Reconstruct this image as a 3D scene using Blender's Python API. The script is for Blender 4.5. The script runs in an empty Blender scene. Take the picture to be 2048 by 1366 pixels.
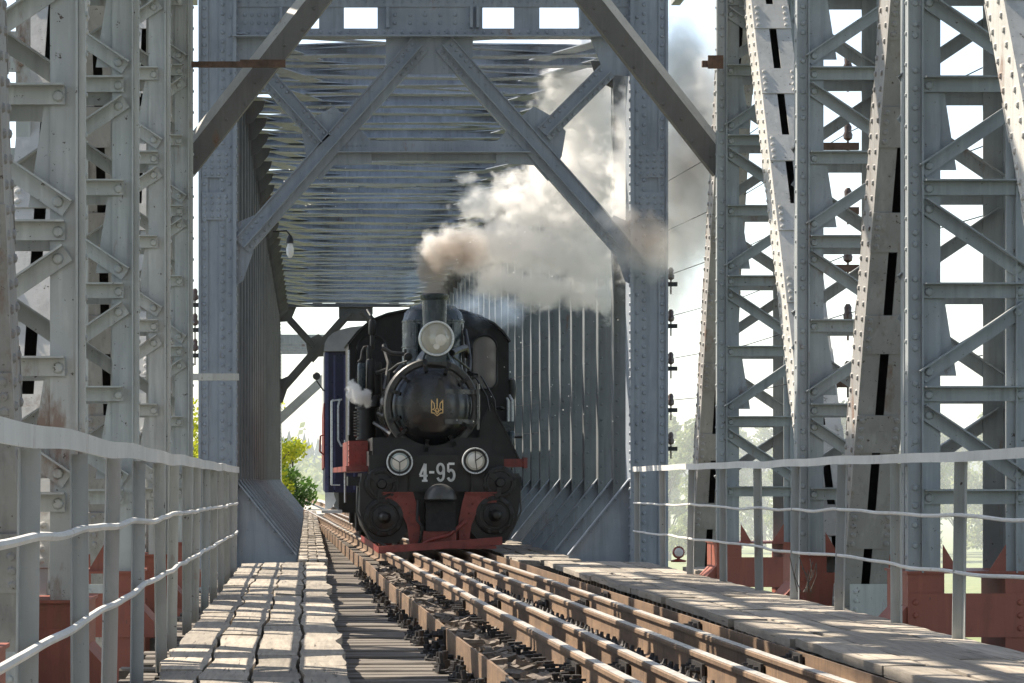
import bpy, math, random
from mathutils import Vector, Matrix, noise
R = math.radians
V = Vector
sc = bpy.context.scene
COL = sc.collection
# ------------------------------------------------------------------ camera, sky, sun, exposure
F = 5560.0                      # focal length in photograph pixels (2048 wide)
VX, VY = 617.0, 960.0           # where the bridge axis meets the horizon in the photograph
cd = bpy.data.cameras.new('camera'); cam = bpy.data.objects.new('camera', cd); COL.objects.link(cam)
cd.sensor_width = 36.0; cd.lens = 36.0*F/2048; cd.sensor_fit = 'HORIZONTAL'
cd.shift_x = (1024-VX)/2048; cd.shift_y = (VY-683)/2048
cd.clip_start = 0.1; cd.clip_end = 6000
cam.location = (0, 0, 0); cam.rotation_euler = (R(90), 0, 0)
sc.camera = cam
SUN_EL, SUN_AZ = R(48), R(-53)  # azimuth from +Y towards +X
wd = bpy.data.worlds.new('World'); sc.world = wd; wd.use_nodes = True
wn = wd.node_tree
sky = wn.nodes.new('ShaderNodeTexSky'); sky.sky_type = 'NISHITA'; sky.sun_disc = False
sky.sun_elevation = SUN_EL; sky.sun_rotation = SUN_AZ; sky.air_density = 1.0; sky.dust_density = 0.7; sky.ozone_density = 1.0
hs = wn.nodes.new('ShaderNodeHueSaturation'); hs.inputs['Saturation'].default_value = .75
wn.links.new(sky.outputs[0], hs.inputs['Color']); wn.links.new(hs.outputs[0], wn.nodes['Background'].inputs[0]); wn.nodes['Background'].inputs[1].default_value = 0.105
sd = bpy.data.lights.new('sun', 'SUN'); so = bpy.data.objects.new('sun', sd); COL.objects.link(so)
sd.energy = 4.6; sd.angle = R(0.5); sd.color = (1.0, 0.90, 0.76)
sdir = V((math.sin(SUN_AZ)*math.cos(SUN_EL), math.cos(SUN_AZ)*math.cos(SUN_EL), math.sin(SUN_EL)))
so.rotation_euler = sdir.to_track_quat('Z', 'Y').to_euler(); so.location = (0, 0, 60)
sc.view_settings.view_transform = 'Standard'; sc.view_settings.look = 'None'; sc.view_settings.gamma = 1
sc.view_settings.exposure = 1.25
sc.render.engine = 'CYCLES'
cy = sc.cycles
cy.volume_bounces = 8; cy.max_bounces = 14; cy.diffuse_bounces = 4; cy.transparent_max_bounces = 16
cy.volume_step_rate = 0.25; cy.volume_max_steps = 256
cy.sample_clamp_indirect = 6.0

# ------------------------------------------------------------------ helpers
def W(px, py, D):               # a point of the photograph at distance D
    s = F/D
    return V(((px-VX)/s, D, (VY-py)/s))
ORI = {}
class MB:
    """collects shapes; build() links them as one mesh object"""
    def __init__(s): s.v = []; s.f = []
    def add(s, vs, fs):
        o = len(s.v); s.v += [V(p) for p in vs]; s.f += [tuple(i+o for i in f) for f in fs]
    def bx(s, x, y, z, M=None):
        (x0, x1), (y0, y1), (z0, z1) = sorted(x), sorted(y), sorted(z)
        vs = [V(p) for p in ((x0,y0,z0),(x1,y0,z0),(x1,y1,z0),(x0,y1,z0),(x0,y0,z1),(x1,y0,z1),(x1,y1,z1),(x0,y1,z1))]
        if M: vs = [M @ p for p in vs]
        s.add(vs, [(3,2,1,0),(4,5,6,7),(0,1,5,4),(1,2,6,5),(2,3,7,6),(3,0,4,7)])
    def extr(s, prof, p0, p1, up=(0,0,1)):
        """extrude closed profile [(side, up)] from p0 to p1"""
        p0, p1 = V(p0), V(p1); d = (p1-p0).normalized(); r = d.cross(V(up)).normalized(); u = r.cross(d)
        n = len(prof); vs = []
        for p in (p0, p1): vs += [p + r*a + u*b for a, b in prof]
        ar = sum(prof[i][0]*prof[(i+1)%n][1]-prof[(i+1)%n][0]*prof[i][1] for i in range(n))
        fs = [(i, (i+1)%n, (i+1)%n+n, i+n) for i in range(n)] + [tuple(range(n))[::-1], tuple(range(n, 2*n))]
        if ar > 0: fs = [f[::-1] for f in fs]
        s.add(vs, fs)
    def beam(s, p0, p1, w, h, up=(0,0,1), oa=0, ob=0):
        s.extr([(oa-w/2,ob-h/2),(oa+w/2,ob-h/2),(oa+w/2,ob+h/2),(oa-w/2,ob+h/2)], p0, p1, up)
    def plate(s, pts, y0, y1):
        """polygon given as (x,z), extruded from y0 to y1"""
        n = len(pts); ar = sum(pts[i][0]*pts[(i+1)%n][1]-pts[(i+1)%n][0]*pts[i][1] for i in range(n))
        if ar < 0: pts = pts[::-1]
        vs = [V((a, y0, b)) for a, b in pts] + [V((a, y1, b)) for a, b in pts]
        s.add(vs, [tuple(range(n)), tuple(range(n, 2*n))[::-1]] + [(i+n, (i+1)%n+n, (i+1)%n, i) for i in range(n)])
    def sweep(s, prof, path, up=(0,0,1)):
        """sweep closed profile along a polyline"""
        path = [V(p) for p in path]; n = len(prof); m = len(path); vs = []
        for i, p in enumerate(path):
            d = (path[min(i+1, m-1)]-path[max(i-1, 0)]).normalized(); r = d.cross(V(up)).normalized(); u = r.cross(d)
            vs += [p + r*a + u*b for a, b in prof]
        fs = []
        for k in range(m-1):
            fs += [(k*n+i, k*n+n+i, k*n+n+(i+1)%n, k*n+(i+1)%n) for i in range(n)]
        fs += [tuple(range(n)), tuple(range((m-1)*n, m*n))[::-1]]
        ar = sum(prof[i][0]*prof[(i+1)%n][1]-prof[(i+1)%n][0]*prof[i][1] for i in range(n))
        if ar < 0: fs = [f[::-1] for f in fs]
        s.add(vs, fs)
    def tube(s, path, r, n=8):
        path = [V(p) for p in path]
        d = (path[-1]-path[0]).normalized(); up = (0,0,1) if abs(d.z) < .8 else (0,1,0)
        s.sweep([(r*math.cos(6.2832*i/n), r*math.sin(6.2832*i/n)) for i in range(n)], path, up)
    def lathe(s, prof, c, ax=(0,0,1), n=24):
        """profile [(radius, height)] turned about ax through c"""
        a = V(ax).normalized(); t = V((1,0,0)) if abs(a.x) < .9 else V((0,1,0)); u = (t - a*t.dot(a)).normalized(); w = a.cross(u)
        vs = []; c = V(c)
        for r, h in prof:
            for i in range(n):
                q = 6.2832*i/n; vs.append(c + a*h + (u*math.cos(q) + w*math.sin(q))*max(r, 1e-4))
        fs = [(k*n+i, k*n+(i+1)%n, k*n+n+(i+1)%n, k*n+n+i) for k in range(len(prof)-1) for i in range(n)]
        m = len(prof); fs += [tuple(range(n))[::-1], tuple(range((m-1)*n, m*n))]
        s.add(vs, fs)
    def rivet(s, p, nrm, r=.02, n=6):
        p = V(p); a = V(nrm).normalized(); t = V((0,0,1)) if abs(a.z) < .9 else V((1,0,0)); u = (t-a*t.dot(a)).normalized(); w = a.cross(u); vs = []
        for rr, h in ((1, 0), (.72, .5)):
            for i in range(n):
                q = 6.2832*i/n; vs.append(p + a*(h*r) + (u*math.cos(q)+w*math.sin(q))*(rr*r))
        vs.append(p + a*(r*.72))
        s.add(vs, [(i, (i+1)%n, n+(i+1)%n, n+i) for i in range(n)] + [(n+i, n+(i+1)%n, 2*n) for i in range(n)])
    def rivets(s, p0, p1, k, nrm, r=.02):
        p0, p1 = V(p0), V(p1)
        for i in range(k): s.rivet(p0.lerp(p1, i/max(1, k-1)), nrm, r)
    def build(s, name, mat, parent=None, loc=None, smooth=True):
        me = bpy.data.meshes.new(name)
        o = V(loc) if loc is not None else (ORI[parent.name] if parent else V((0,0,0)))
        me.from_pydata([tuple(p-o) for p in s.v], [], s.f); me.validate(); me.update()
        if smooth:
            me.polygons.foreach_set('use_smooth', [True]*len(me.polygons)); me.set_sharp_from_angle(angle=R(38))
        for m in (mat if isinstance(mat, (list, tuple)) else [mat]): me.materials.append(m)
        ob = bpy.data.objects.new(name, me); COL.objects.link(ob)
        if parent: ob.parent = parent
        else: ob.location = o
        ORI[ob.name] = o
        return ob
def tag(o, label=None, cat=None, group=None, kind=None):
    if label: o['label'] = label
    if cat: o['category'] = cat
    if group: o['group'] = group
    if kind: o['kind'] = kind
    return o
def empty(name, loc, label=None, cat=None, group=None, rz=0, parent=None, local=False):
    o = bpy.data.objects.new(name, None); COL.objects.link(o); o.empty_display_size = .2
    if parent: o.parent = parent
    o.location = loc; o.rotation_euler = (0, 0, rz)
    ORI[o.name] = V((0,0,0)) if local else V(loc)
    return tag(o, label, cat, group)
def copy_tree(o, parent, off=(0,0,0), inside=True):
    c = o.copy(); COL.objects.link(c)
    if parent: c.parent = parent
    c.location = o.location + V(off)
    for ch in list(o.children): copy_tree(ch, c)
    return c

# ------------------------------------------------------------------ materials
def newmat(name):
    m = bpy.data.materials.new(name); m.use_nodes = True; nt = m.node_tree
    return m, nt, nt.nodes['Principled BSDF']
class NT:
    def __init__(s, nt): s.nt = nt
    def n(s, t, **kw):
        nd = s.nt.nodes.new(t)
        for k, v in kw.items(): setattr(nd, k, v)
        return nd
    def l(s, a, b): s.nt.links.new(a, b)
    def pos(s, scale=(1,1,1), obj=False):
        if obj: src = s.n('ShaderNodeTexCoord').outputs['Object']
        else: src = s.n('ShaderNodeNewGeometry').outputs['Position']
        mp = s.n('ShaderNodeMapping'); mp.inputs['Scale'].default_value = scale; s.l(src, mp.inputs[0]); return mp.outputs[0]
    def noise(s, vec, sc_, det=4, rough=.55, dist=0):
        t = s.n('ShaderNodeTexNoise'); t.inputs['Scale'].default_value = sc_; t.inputs['Detail'].default_value = det
        t.inputs['Roughness'].default_value = rough; t.inputs['Distortion'].default_value = dist; s.l(vec, t.inputs['Vector']); return t.outputs['Fac']
    def ramp(s, fac, stops):
        r = s.n('ShaderNodeValToRGB'); e = r.color_ramp.elements
        while len(e) < len(stops): e.new(.5)
        for el, (p, c) in zip(e, stops):
            el.position = p; el.color = (c, c, c, 1) if isinstance(c, (int, float)) else (*c, 1)
        s.l(fac, r.inputs[0]); return r.outputs[0]
    def mix(s, f, a, b, mode='MIX'):
        m = s.n('ShaderNodeMix', data_type='RGBA', blend_type=mode)
        for i, x in ((0, f), (6, a), (7, b)):
            if hasattr(x, 'links'): s.l(x, m.inputs[i])
            else: m.inputs[i].default_value = x if isinstance(x, (int, float)) else (*x, 1)
        return m.outputs[2]
    def math(s, op, a, b=None):
        m = s.n('ShaderNodeMath', operation=op)
        for i, x in ((0, a), (1, b)):
            if x is None: continue
            if hasattr(x, 'links'): s.l(x, m.inputs[i])
            else: m.inputs[i].default_value = x
        return m.outputs[0]
    def bump(s, h, strength, dist, bsdf):
        b = s.n('ShaderNodeBump'); b.inputs['Strength'].default_value = strength; b.inputs['Distance'].default_value = dist
        s.l(h, b.inputs['Height']); s.l(b.outputs[0], bsdf.inputs['Normal'])
def paint(name, c, c2=None, rust=.0, rough=.55, chips=0., streak=.25, rustc=(.16,.07,.03), obj=False):
    """old painted steel: blotches, vertical streaks, chips and rust"""
    m, nt, b = newmat(name); t = NT(nt); c2 = c2 or tuple(x*.72 for x in c)
    p = t.pos((1,1,1), obj)
    blot = t.noise(p, 1.7, 5, .6)
    col = t.mix(t.ramp(blot, [(.35, 0), (.68, 1)]), c, c2)
    st = t.noise(t.pos((9, 9, .5), obj), 1.3, 4, .6)
    dk = tuple(x*.55 for x in c)
    col = t.mix(t.math('MULTIPLY', t.ramp(st, [(.52, 0), (.75, 1)]), streak*2), col, dk)
    lt = tuple(min(.8, x*1.35) for x in c)
    col = t.mix(t.math('MULTIPLY', t.ramp(t.noise(t.pos((7, 7, .7), obj), 2.1, 3), [(.55, 0), (.8, 1)]), streak*1.6), col, lt)
    if rust > 0:
        rm = t.ramp(t.noise(t.pos((1, 1, .35), obj), 2.6, 8, .68), [(.66-rust*.25, 0), (.74-rust*.2, 1)])
        col = t.mix(t.math('MULTIPLY', rm, .75), col, rustc)
    if chips > 0:
        ch = t.ramp(t.noise(p, 21, 6, .7), [(.69-chips*.1, 0), (.71-chips*.1, 1)])
        col = t.mix(ch, col, (.07, .05, .04))
    t.l(col, b.inputs['Base Color']); b.inputs['Roughness'].default_value = rough
    t.bump(t.noise(p, 30, 5, .65), .18, .01, b)
    return m
def plain(name, c, rough=.5, metal=0., var=.25, bump=.1, sc_=8, obj=True, coat=0):
    m, nt, b = newmat(name); t = NT(nt); p = t.pos((1,1,1), obj)
    col = t.mix(t.ramp(t.noise(p, sc_, 6, .62), [(.3, 0), (.7, 1)]), tuple(x*(1-var) for x in c), tuple(min(.9, x*(1+var)) for x in c))
    t.l(col, b.inputs['Base Color']); b.inputs['Roughness'].default_value = rough; b.inputs['Metallic'].default_value = metal
    b.inputs['Coat Weight'].default_value = coat; b.inputs['Coat Roughness'].default_value = .2
    t.l(t.ramp(t.noise(p, sc_*2.5, 4), [(.3, max(.05, rough-.12)), (.7, min(1, rough+.15))]), b.inputs['Roughness'])
    if bump: t.bump(t.noise(p, sc_*6, 4), bump, .01, b)
    return m
STEEL = paint('bridge_paint', (.43,.44,.415), (.33,.34,.32), rust=.26, chips=.45, streak=.36)
STEEL_RB = paint('bridge_paint_slate_shaded', (.30,.325,.33), (.23,.25,.255), rust=.2, chips=.4, streak=.34)  # right columns: darker copy, their shaded side put into the colour
STEEL_V = paint('bridge_paint_rusty_shaded', (.30,.29,.275), (.22,.21,.20), rust=.3, chips=.6, streak=.35)  # V diagonals: darker copy, shade of the underside put into the colour
STEEL_W = paint('bridge_paint_worn_sunlit', (.52,.505,.475), (.40,.395,.37), rust=.22, chips=.5, streak=.25)  # U diagonals and knee flanges: lighter copy, sunlight put into worn paint
STEEL_B = paint('bridge_paint_blue', (.25,.28,.315), (.19,.215,.25), rust=.14, chips=.3, streak=.3)
STEEL_R = paint('roof_beam_paint', (.41,.45,.50), (.27,.30,.34), rust=.10, chips=.2, streak=.4)
STEEL_D = paint('bridge_paint_dark', (.125,.122,.115), (.08,.079,.075), rust=.15, streak=.3)  # dark brown-grey steel of the left wall, haunches and floor members
REDP = paint('red_lead_paint', (.29,.085,.05), (.21,.06,.04), rust=.18, chips=.3, streak=.35)
FENCE = paint('fence_paint', (.38,.385,.375), (.30,.31,.305), rust=.08, chips=.25, streak=.25)
FENCE_L = paint('fence_paint_pale', (.66,.65,.62), (.52,.515,.49), rust=.08, chips=.2, streak=.12)
RUST = plain('rusty_steel', (.105,.062,.042), .75, .2, .45, .3, 9, obj=False)
BLACK = plain('black_loco_paint', (.004,.0041,.0045), .2, 0, .3, .0, 1.5, coat=.5)
CABP = plain('cab_black_paint', (.005,.005,.005), .6, 0, .3, .05, 3)
SOOT = plain('sooty_iron', (.0075,.0073,.007), .45, 0, .4, .08, 3)
GREY_I = plain('worn_grey_iron', (.05,.049,.045), .4, .1, .35, .15, 7)
TEAL = plain('dark_teal_paint', (.028,.042,.05), .30, 0, .3, .06, 4)
LRED = plain('locomotive_red', (.20,.036,.027), .45, 0, .35, .15, 7)
CHROME = plain('pale_lamp_metal', (.62,.64,.64), .32, .3, .12, .05, 12)
WHITE = plain('white_enamel', (.75,.75,.73), .45, 0, .1, .05, 12)
GOLD = plain('gilt', (.72,.48,.22), .4, .4, .15, .05, 20)
BLUE = plain('coach_blue', (.012,.014,.048), .35, 0, .25, .06, 3)
ROOFG = plain('coach_roof_grey', (.28,.275,.27), .6, 0, .2, .1, 3)
CREAM = plain('coach_trim', (.55,.56,.55), .5, 0, .15, .05, 6)
DARK = plain('interior_dark', (.008,.008,.009), .7, 0, .3, 0, 5)
LINING = plain('member_inside_shade', (.035,.033,.031), .8, 0, .4, 0, 4, obj=False)  # shade inside the box members put into a near-black colour
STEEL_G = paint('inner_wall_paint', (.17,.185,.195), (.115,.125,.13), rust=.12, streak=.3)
CERAM = plain('brown_ceramic', (.09,.06,.05), .3, 0, .2, 0, 6)
def glassmat(name, c, rough=.08):
    m, nt, b = newmat(name); t = NT(nt)
    col = t.mix(t.ramp(t.noise(t.pos((1,1,.6), True), 2.2, 3), [(.35,0),(.65,1)]), c, tuple(x*.7 for x in c))
    t.l(col, b.inputs['Base Color']); b.inputs['Roughness'].default_value = rough; b.inputs['Coat Weight'].default_value = 1
    return m
GLASS_D = glassmat('cab_window_glass', (.11,.10,.095), .12)
LENS = glassmat('headlamp_lens', (.42,.40,.33), .06)
LENS2 = glassmat('marker_lamp_lens', (.34,.40,.39), .08)
LENSC = glassmat('lamp_reflector', (.72,.68,.60), .2)
def woodmat(name, c, c2, axis):
    m, nt, b = newmat(name); t = NT(nt)
    s1 = [14, 14, 14]; s1[axis] = .9
    g = t.noise(t.pos(tuple(s1)), 1.6, 7, .68)
    rnd = t.n('ShaderNodeNewGeometry').outputs['Random Per Island']
    col = t.mix(t.ramp(g, [(.32, 0), (.66, 1)]), c2, c)
    col = t.mix(t.math('MULTIPLY', t.ramp(t.noise(t.pos(), 3.2, 5), [(.45, 0), (.75, 1)]), .5), col, tuple(x*.55 for x in c2))
    hv = t.n('ShaderNodeHueSaturation'); t.l(col, hv.inputs['Color']); t.l(t.math('ADD', t.math('MULTIPLY', rnd, .62), .62), hv.inputs['Value'])
    s2 = [30, 30, 30]; s2[axis] = 1.2
    cr = t.ramp(t.noise(t.pos(tuple(s2)), 1.5, 3, .5), [(.29, 1), (.36, 0)])
    col = t.mix(t.math('MULTIPLY', cr, .8), hv.outputs[0], (.05,.04,.03))
    t.l(col, b.inputs['Base Color']); b.inputs['Roughness'].default_value = .85
    t.bump(t.math('SUBTRACT', g, cr), .5, .012, b)
    return m
WOOD = woodmat('weathered_plank', (.41,.355,.285), (.23,.20,.165), 1)
TIE = woodmat('sleeper_wood', (.17,.145,.12), (.075,.065,.055), 0)
def railmat(name, c, c2):
    m, nt, b = newmat(name); t = NT(nt)
    g = t.noise(t.pos((3, .5, 3)), 3, 6, .65)
    col = t.mix(t.ramp(g, [(.35, 0), (.65, 1)]), c, c2)
    col = t.mix(t.math('MULTIPLY', t.ramp(t.noise(t.pos((2,12,.6)), 2, 4), [(.5, 0), (.72, 1)]), .6), col, tuple(x*.45 for x in c2))
    t.l(col, b.inputs['Base Color']); b.inputs['Roughness'].default_value = .72; b.inputs['Metallic'].default_value = .1
    t.bump(t.noise(t.pos(), 40, 4), .3, .005, b)
    return m
RAILW = railmat('rail_rust', (.22,.138,.08), (.125,.08,.05))
RAILT = plain('rail_head_worn', (.46,.43,.39), .42, .15, .25, .1, 10, obj=False)
BOLT = plain('blackened_bolt', (.03,.026,.024), .6, .2, .4, .2, 20)
STONE = plain('chips_and_stones', (.17,.14,.115), .9, 0, .5, .3, 14, obj=False)
# ------------------------------------------------------------------ near span (the one the camera stands in)
rnd = random.Random(5)
COLS = [1.3, 6.3, 11.3, 16.4, 21.6, 26.5, 31.7]
ZT = 8.6
SIDES = {1: 4.66, -1: -1.32}
near = empty('truss_bridge', (1.67, 16, -1.2), 'grey riveted lattice truss span in front, tall laced columns on red feet along both walkways', 'bridge')
def ang(mb, p0, p1, up, w=.115, lip=.09, t=.012):
    """angle bar: flat leg facing the camera, lip on its upper edge sticking out"""
    mb.extr([(0,-w/2),(t,-w/2),(t,w/2),(0,w/2)], p0, p1, up)
    mb.extr([(t,w/2-t),(t+lip,w/2-t),(t+lip,w/2),(t,w/2)], p0, p1, up)
def make_column(s):
    xi = SIDES[s]; X = lambda a: xi + s*a; fw = .25 if s > 0 else .205; sw = .095 if s > 0 else .035
    L = MB()
    z0, z1 = -.72, ZT
    L.bx((X(0), X(.02)), (.0, .11), (z0, z1))                       # inner web
    L.bx((X(.02), X(fw)), (.0, .018), (z0, z1))                    # front face
    L.bx((X(-.004), X(sw)), (-.016, -.001), (z0, z1))             # cover strip
    L.bx((X(.12), X(.27)), (.735, .75), (z0, z1)); L.bx((X(.10), X(.12)), (.62, .75), (z0, z1))
    L.bx((X(sw+.002), X(sw+.016)), (-.05, -.001), (z0, z1)); L.bx((X(.828), X(.842)), (-.045, -.001), (z0, z1))
    L.bx((X(.76), X(.92)), (.0, .018), (z0, z1))
    L.bx((X(.92), X(.94)), (.0, .75), (z0, z1))
    L.bx((X(.76), X(.92)), (.735, .75), (z0, z1))
    L.bx((X(.84), X(.944)), (-.016, -.001), (z0, z1))
    for k in range(24 if s > 0 else 0):                                             # rivets of the cover strip come in groups at the lattice nodes
        for dz in ((-.18,-.02,.13) if k % 3 == 0 else (.0,)):
            z = -.33 + k*.27 + dz
            L.rivet((X(.05), -.016, z), (0,-1,0), .028)
    z = -.13
    for k in range(7):
        if (k % 2 == 0) == (s < 0):                                 # tapering stiffener plates behind the lacing
            L.plate([(X(fw-.02), z+.78), (X(fw+.03), z+.78), (X(fw+.13), z+.14), (X(fw-.02), z+.14)], .021, .032)
        z += .8
    for k in range(26):                                             # rivets on the inner web
        zz = -.6 + k*.24
        for y in (.07,): L.rivet((X(0), y, zz), (-s,0,0), .02)
    def lattice(y, par, mirror):
        B = MB(); f = -1 if not mirror else 1
        yy = y
        for k in range(11):
            z = -.13 + .8*k
            if z > ZT: break
            a, b = (.115, .905)
            p0, p1 = (X(a), yy, z), (X(b), yy, z)
            if s < 0: p0, p1 = p1, p0
            # camera looks along +Y: sideways vector (d x up) of a left-to-right bar is -Y
            ang(B, p0, p1, (0,0,1))
            if not mirror:
                for q in (.155, .86): B.rivet((X(q), yy-.013, z-.01), (0,-1,0), .037, 8)
            if k < 10:
                inner_top = ((k % 2 == 0) == (s > 0)) ^ par
                za, zb = (z+.67, z+.13) if inner_top else (z+.13, z+.67)
                p0, p1 = V((X(.10), yy, za)), V((X(.9), yy, zb))
                d = (p1-p0).normalized()
                p0, p1 = (p0, p1) if s > 0 else (p1, p0)
                yo = .004 if not mirror else -.004
                ang(B, p0+V((0,yo,0)), p1+V((0,yo,0)), (0,0,1), .11, .075)
                if not mirror:
                    for q in (.07, .93):
                        p = p0.lerp(p1, q); B.rivet(p+V((0,yo-.012,0)), (0,-1,0), .037, 8)
        return B
    PD = MB()
    PD.bx((X(-.006), X(.276)), (-.02, .76), (-1.75, -.72))
    PD.bx((X(.75), X(.946)), (-.02, .76), (-1.75, -.72))
    PD.bx((X(.276), X(.75)), (-.03, -.012), (-1.22, -.88))
    PD.bx((X(-.01), X(.95)), (-.036, -.021), (-1.22, -.88))
    PD.plate([(X(.27), -.72), (X(.27), -.50), (X(.40), -.72)], .0, .014)
    PD.plate([(X(.76), -.72), (X(.76), -.50), (X(.62), -.72)], .0, .014)
    PD.plate([(X(-.01), -1.22), (X(-.01), -.98), (X(-.12), -1.10), (X(-.12), -1.22)], -.01, .6)
    PD.bx((X(-.02), X(.96)), (-.04, .8), (-.726, -.708))
    for z in (-.95, -1.05, -1.15):
        for a in (.05, .86): PD.rivet((X(a), -.036, z), (0,-1,0), .026)
    return L, lattice(-.017, False, False), lattice(.765, True, True), PD
def add_column(s, D, proto):
    SM_ = STEEL if s < 0 else STEEL_RB
    c = MB.build(proto[0], 'column', SM_, near, loc=(0,0,0)); c.location = V((0,D,0)) - ORI[near.name]
    for nm, mb, mt in (('lattice', proto[1], SM_), ('lattice', proto[2], SM_), ('pedestal', proto[3], REDP)):
        ch = mb.build(nm, mt, None); ch.parent = c; ch.location = (0,0,0)
    ORI[c.name] = V((0,0,0)); return c
for s in (1, -1):
    c0 = add_column(s, COLS[0], make_column(s))
    for D in COLS[1:]:
        copy_tree(c0, near, (0, D-COLS[0], 0))

def make_diag(s, k, zt, mat):
    """battened diagonal in the truss plane, foot at (D=0, z=-1.9)"""
    xi = SIDES[s]; X = lambda a: xi + s*a
    zb = -1.75; n0 = 0
    P = lambda z: V((0, k*(z+2.1), z))
    u = (P(1)-P(0)).normalized(); n = V((0, -u.z, u.y));
    if n.y > 0: n = -n
    p0, p1 = P(zb), P(zt); Lg = (p1-p0).length
    M = Matrix(((1,0,0),(0,1,0),(0,0,1)))
    B = MB(); F_ = MB()
    def box(mb, a0, a1, n0, n1, l0, l1):
        vs = []
        for l in (l0, l1):
            for a, nn in ((a0,n0),(a1,n0),(a1,n1),(a0,n1)):
                vs.append(V((X(a),0,0)) + p0 + u*l + n*nn)
        mb.add(vs, [(0,1,2,3),(4,7,6,5),(0,4,5,1),(1,5,6,2),(2,6,7,3),(3,7,4,0)])
    box(B, .29, .31, -.21, .21, 0, Lg); box(B, .67, .69, -.21, .21, 0, Lg)
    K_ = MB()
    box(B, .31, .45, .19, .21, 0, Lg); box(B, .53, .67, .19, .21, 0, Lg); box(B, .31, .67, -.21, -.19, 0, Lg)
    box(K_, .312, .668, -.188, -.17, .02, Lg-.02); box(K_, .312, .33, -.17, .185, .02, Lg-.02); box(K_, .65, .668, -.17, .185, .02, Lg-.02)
    nb = int(Lg/.95)
    for i in range(nb):
        l = .35 + i*.95
        box(F_, .285, .695, .213, .226, l, l+.36); box(F_, .285, .695, -.226, -.213, l, l+.36)
        for a in (.335, .645):
            for q in range(4): F_.rivet(V((X(a),0,0)) + p0 + u*(l+.05+q*.087) + n*.226, n, .028)
    nr = int(min(Lg, 9.2)/.14)
    for i in range(nr):
        for j, nn in enumerate((-.15, .10)):
            B.rivet(V((X(.29),0,0)) + p0 + u*(.06+i*.14+j*.07) + n*nn, (-s,0,0), .029)
    return B, F_, K_
def add_diag(s, D, k, zt, mat):
    B, F_, K_ = make_diag(s, k, zt, mat)
    o_ = len(B.v); B.v += F_.v; B.f += [tuple(i+o_ for i in f) for f in F_.f]
    d = B.build('diagonal', mat, near, loc=(0,0,0)); d.location = V((0,D,0)) - ORI[near.name]
    K_.build('shade_lining', LINING, None).parent = d  # added dark liner standing for the shade inside the member
    return d
for s in (1, -1):
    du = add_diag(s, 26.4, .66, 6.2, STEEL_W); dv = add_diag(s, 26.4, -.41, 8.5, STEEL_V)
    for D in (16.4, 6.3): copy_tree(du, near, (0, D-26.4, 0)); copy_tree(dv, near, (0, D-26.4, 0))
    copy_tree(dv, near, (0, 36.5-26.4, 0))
# gusset shoe plates at the feet of the diagonals
for s in (1, -1):
    for D in (16.4, 26.4):
        G = MB(); xi = SIDES[s]
        G.bx((xi+s*.28, xi+s*.72), (D-1.05, D-1.03), (-1.3, -.95))
        for a in (.33, .67):
            for z in (-1.02, -1.1, -1.18, -1.26): G.rivet((xi+s*a, D-1.05, z), (0,-1,0), .024)
        G.build('gusset_plate', STEEL, near)
# added hangers for density and shadow; unseen upper web to shadow the decks
def shade_hanger(D):
    T = MB()
    for x in (-1.96, -2.22): T.bx((x-.05, x+.05), (D-.01, D+.01), (-1.7, ZT)); T.bx((x-.008, x+.008), (D+.011, D+.14), (-1.7, ZT))
    for k in range(13):
        z = -1.2 + k*.8
        T.bx((-2.2,-1.98), (D-.024, D-.011), (z, z+.28))
        for x in (-1.97, -2.21):
            for q in (.06, .22): T.rivet((x, D-.024, z+q), (0,-1,0), .026)
    T.build('shade_hanger', STEEL, near)
for D in (9, 14, 19.1, 24.1, 29.1): shade_hanger(D)
for s in (-1, 1):
    xi = SIDES[s]; T = MB()
    for a in (.15, .75): T.bx((xi+s*a, xi+s*(a+.12)), (-1, 36.9), (6.3, 6.45))
    T.build('shadow_strut', STEEL, near)
    T = MB()  # added lattice above the view, dapples the right deck with shadow
    for k in range(30):
        D = -.5 + k*1.25
        for a in (.2, .8): T.beam((xi+s*a, D, 6.45), (xi+s*a, D+1.2, ZT), .1, .09); T.beam((xi+s*a+.02, D+1.2, 6.45), (xi+s*a+.02, D, ZT), .1, .09)
    T.build('lattice', STEEL, near)
# chords, struts, floor beams
for s in (1, -1):
    xi = SIDES[s]; X = lambda a: xi+s*a
    T = MB(); T.bx((X(-.05), X(1.0)), (-1, 36.9), (ZT, ZT+.5)); T.build('top_chord', STEEL, near)
    T = MB(); T.bx((X(.05), X(.9)), (-1, 37), (-2.3, -1.76)); T.build('bottom_chord', STEEL, near)
for D in COLS + [36.7]:
    T = MB(); T.beam((-1.3, D+.4, ZT+.1), (4.66, D+.4, ZT+.1), .3, .4); T.build('top_strut', STEEL, near)
    T = MB(); T.bx((-1.4, 4.75), (D+.25, D+.5), (-2.3, -1.55)); T.build('floor_beam', STEEL_D, near)
T = MB()
for i, D in enumerate(COLS[:-1]):
    D2 = COLS[i+1]
    T.beam((-1.2, D+.4, ZT+.3), (4.5, D2+.4, ZT+.3), .2, .16); T.beam((4.5, D+.4, ZT+.1), (-1.2, D2+.4, ZT+.1), .2, .16)
T.build('lateral_brace', STEEL, near)
for x in (.6, 2.9):
    T = MB(); T.bx((x-.12, x+.12), (-1, 37.2), (-2.2, -1.50)); T.build('stringer', STEEL_D, near)
KNEE = paint('knee_paint', (.13,.125,.115), (.09,.085,.08), rust=.2, streak=.3)
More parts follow.
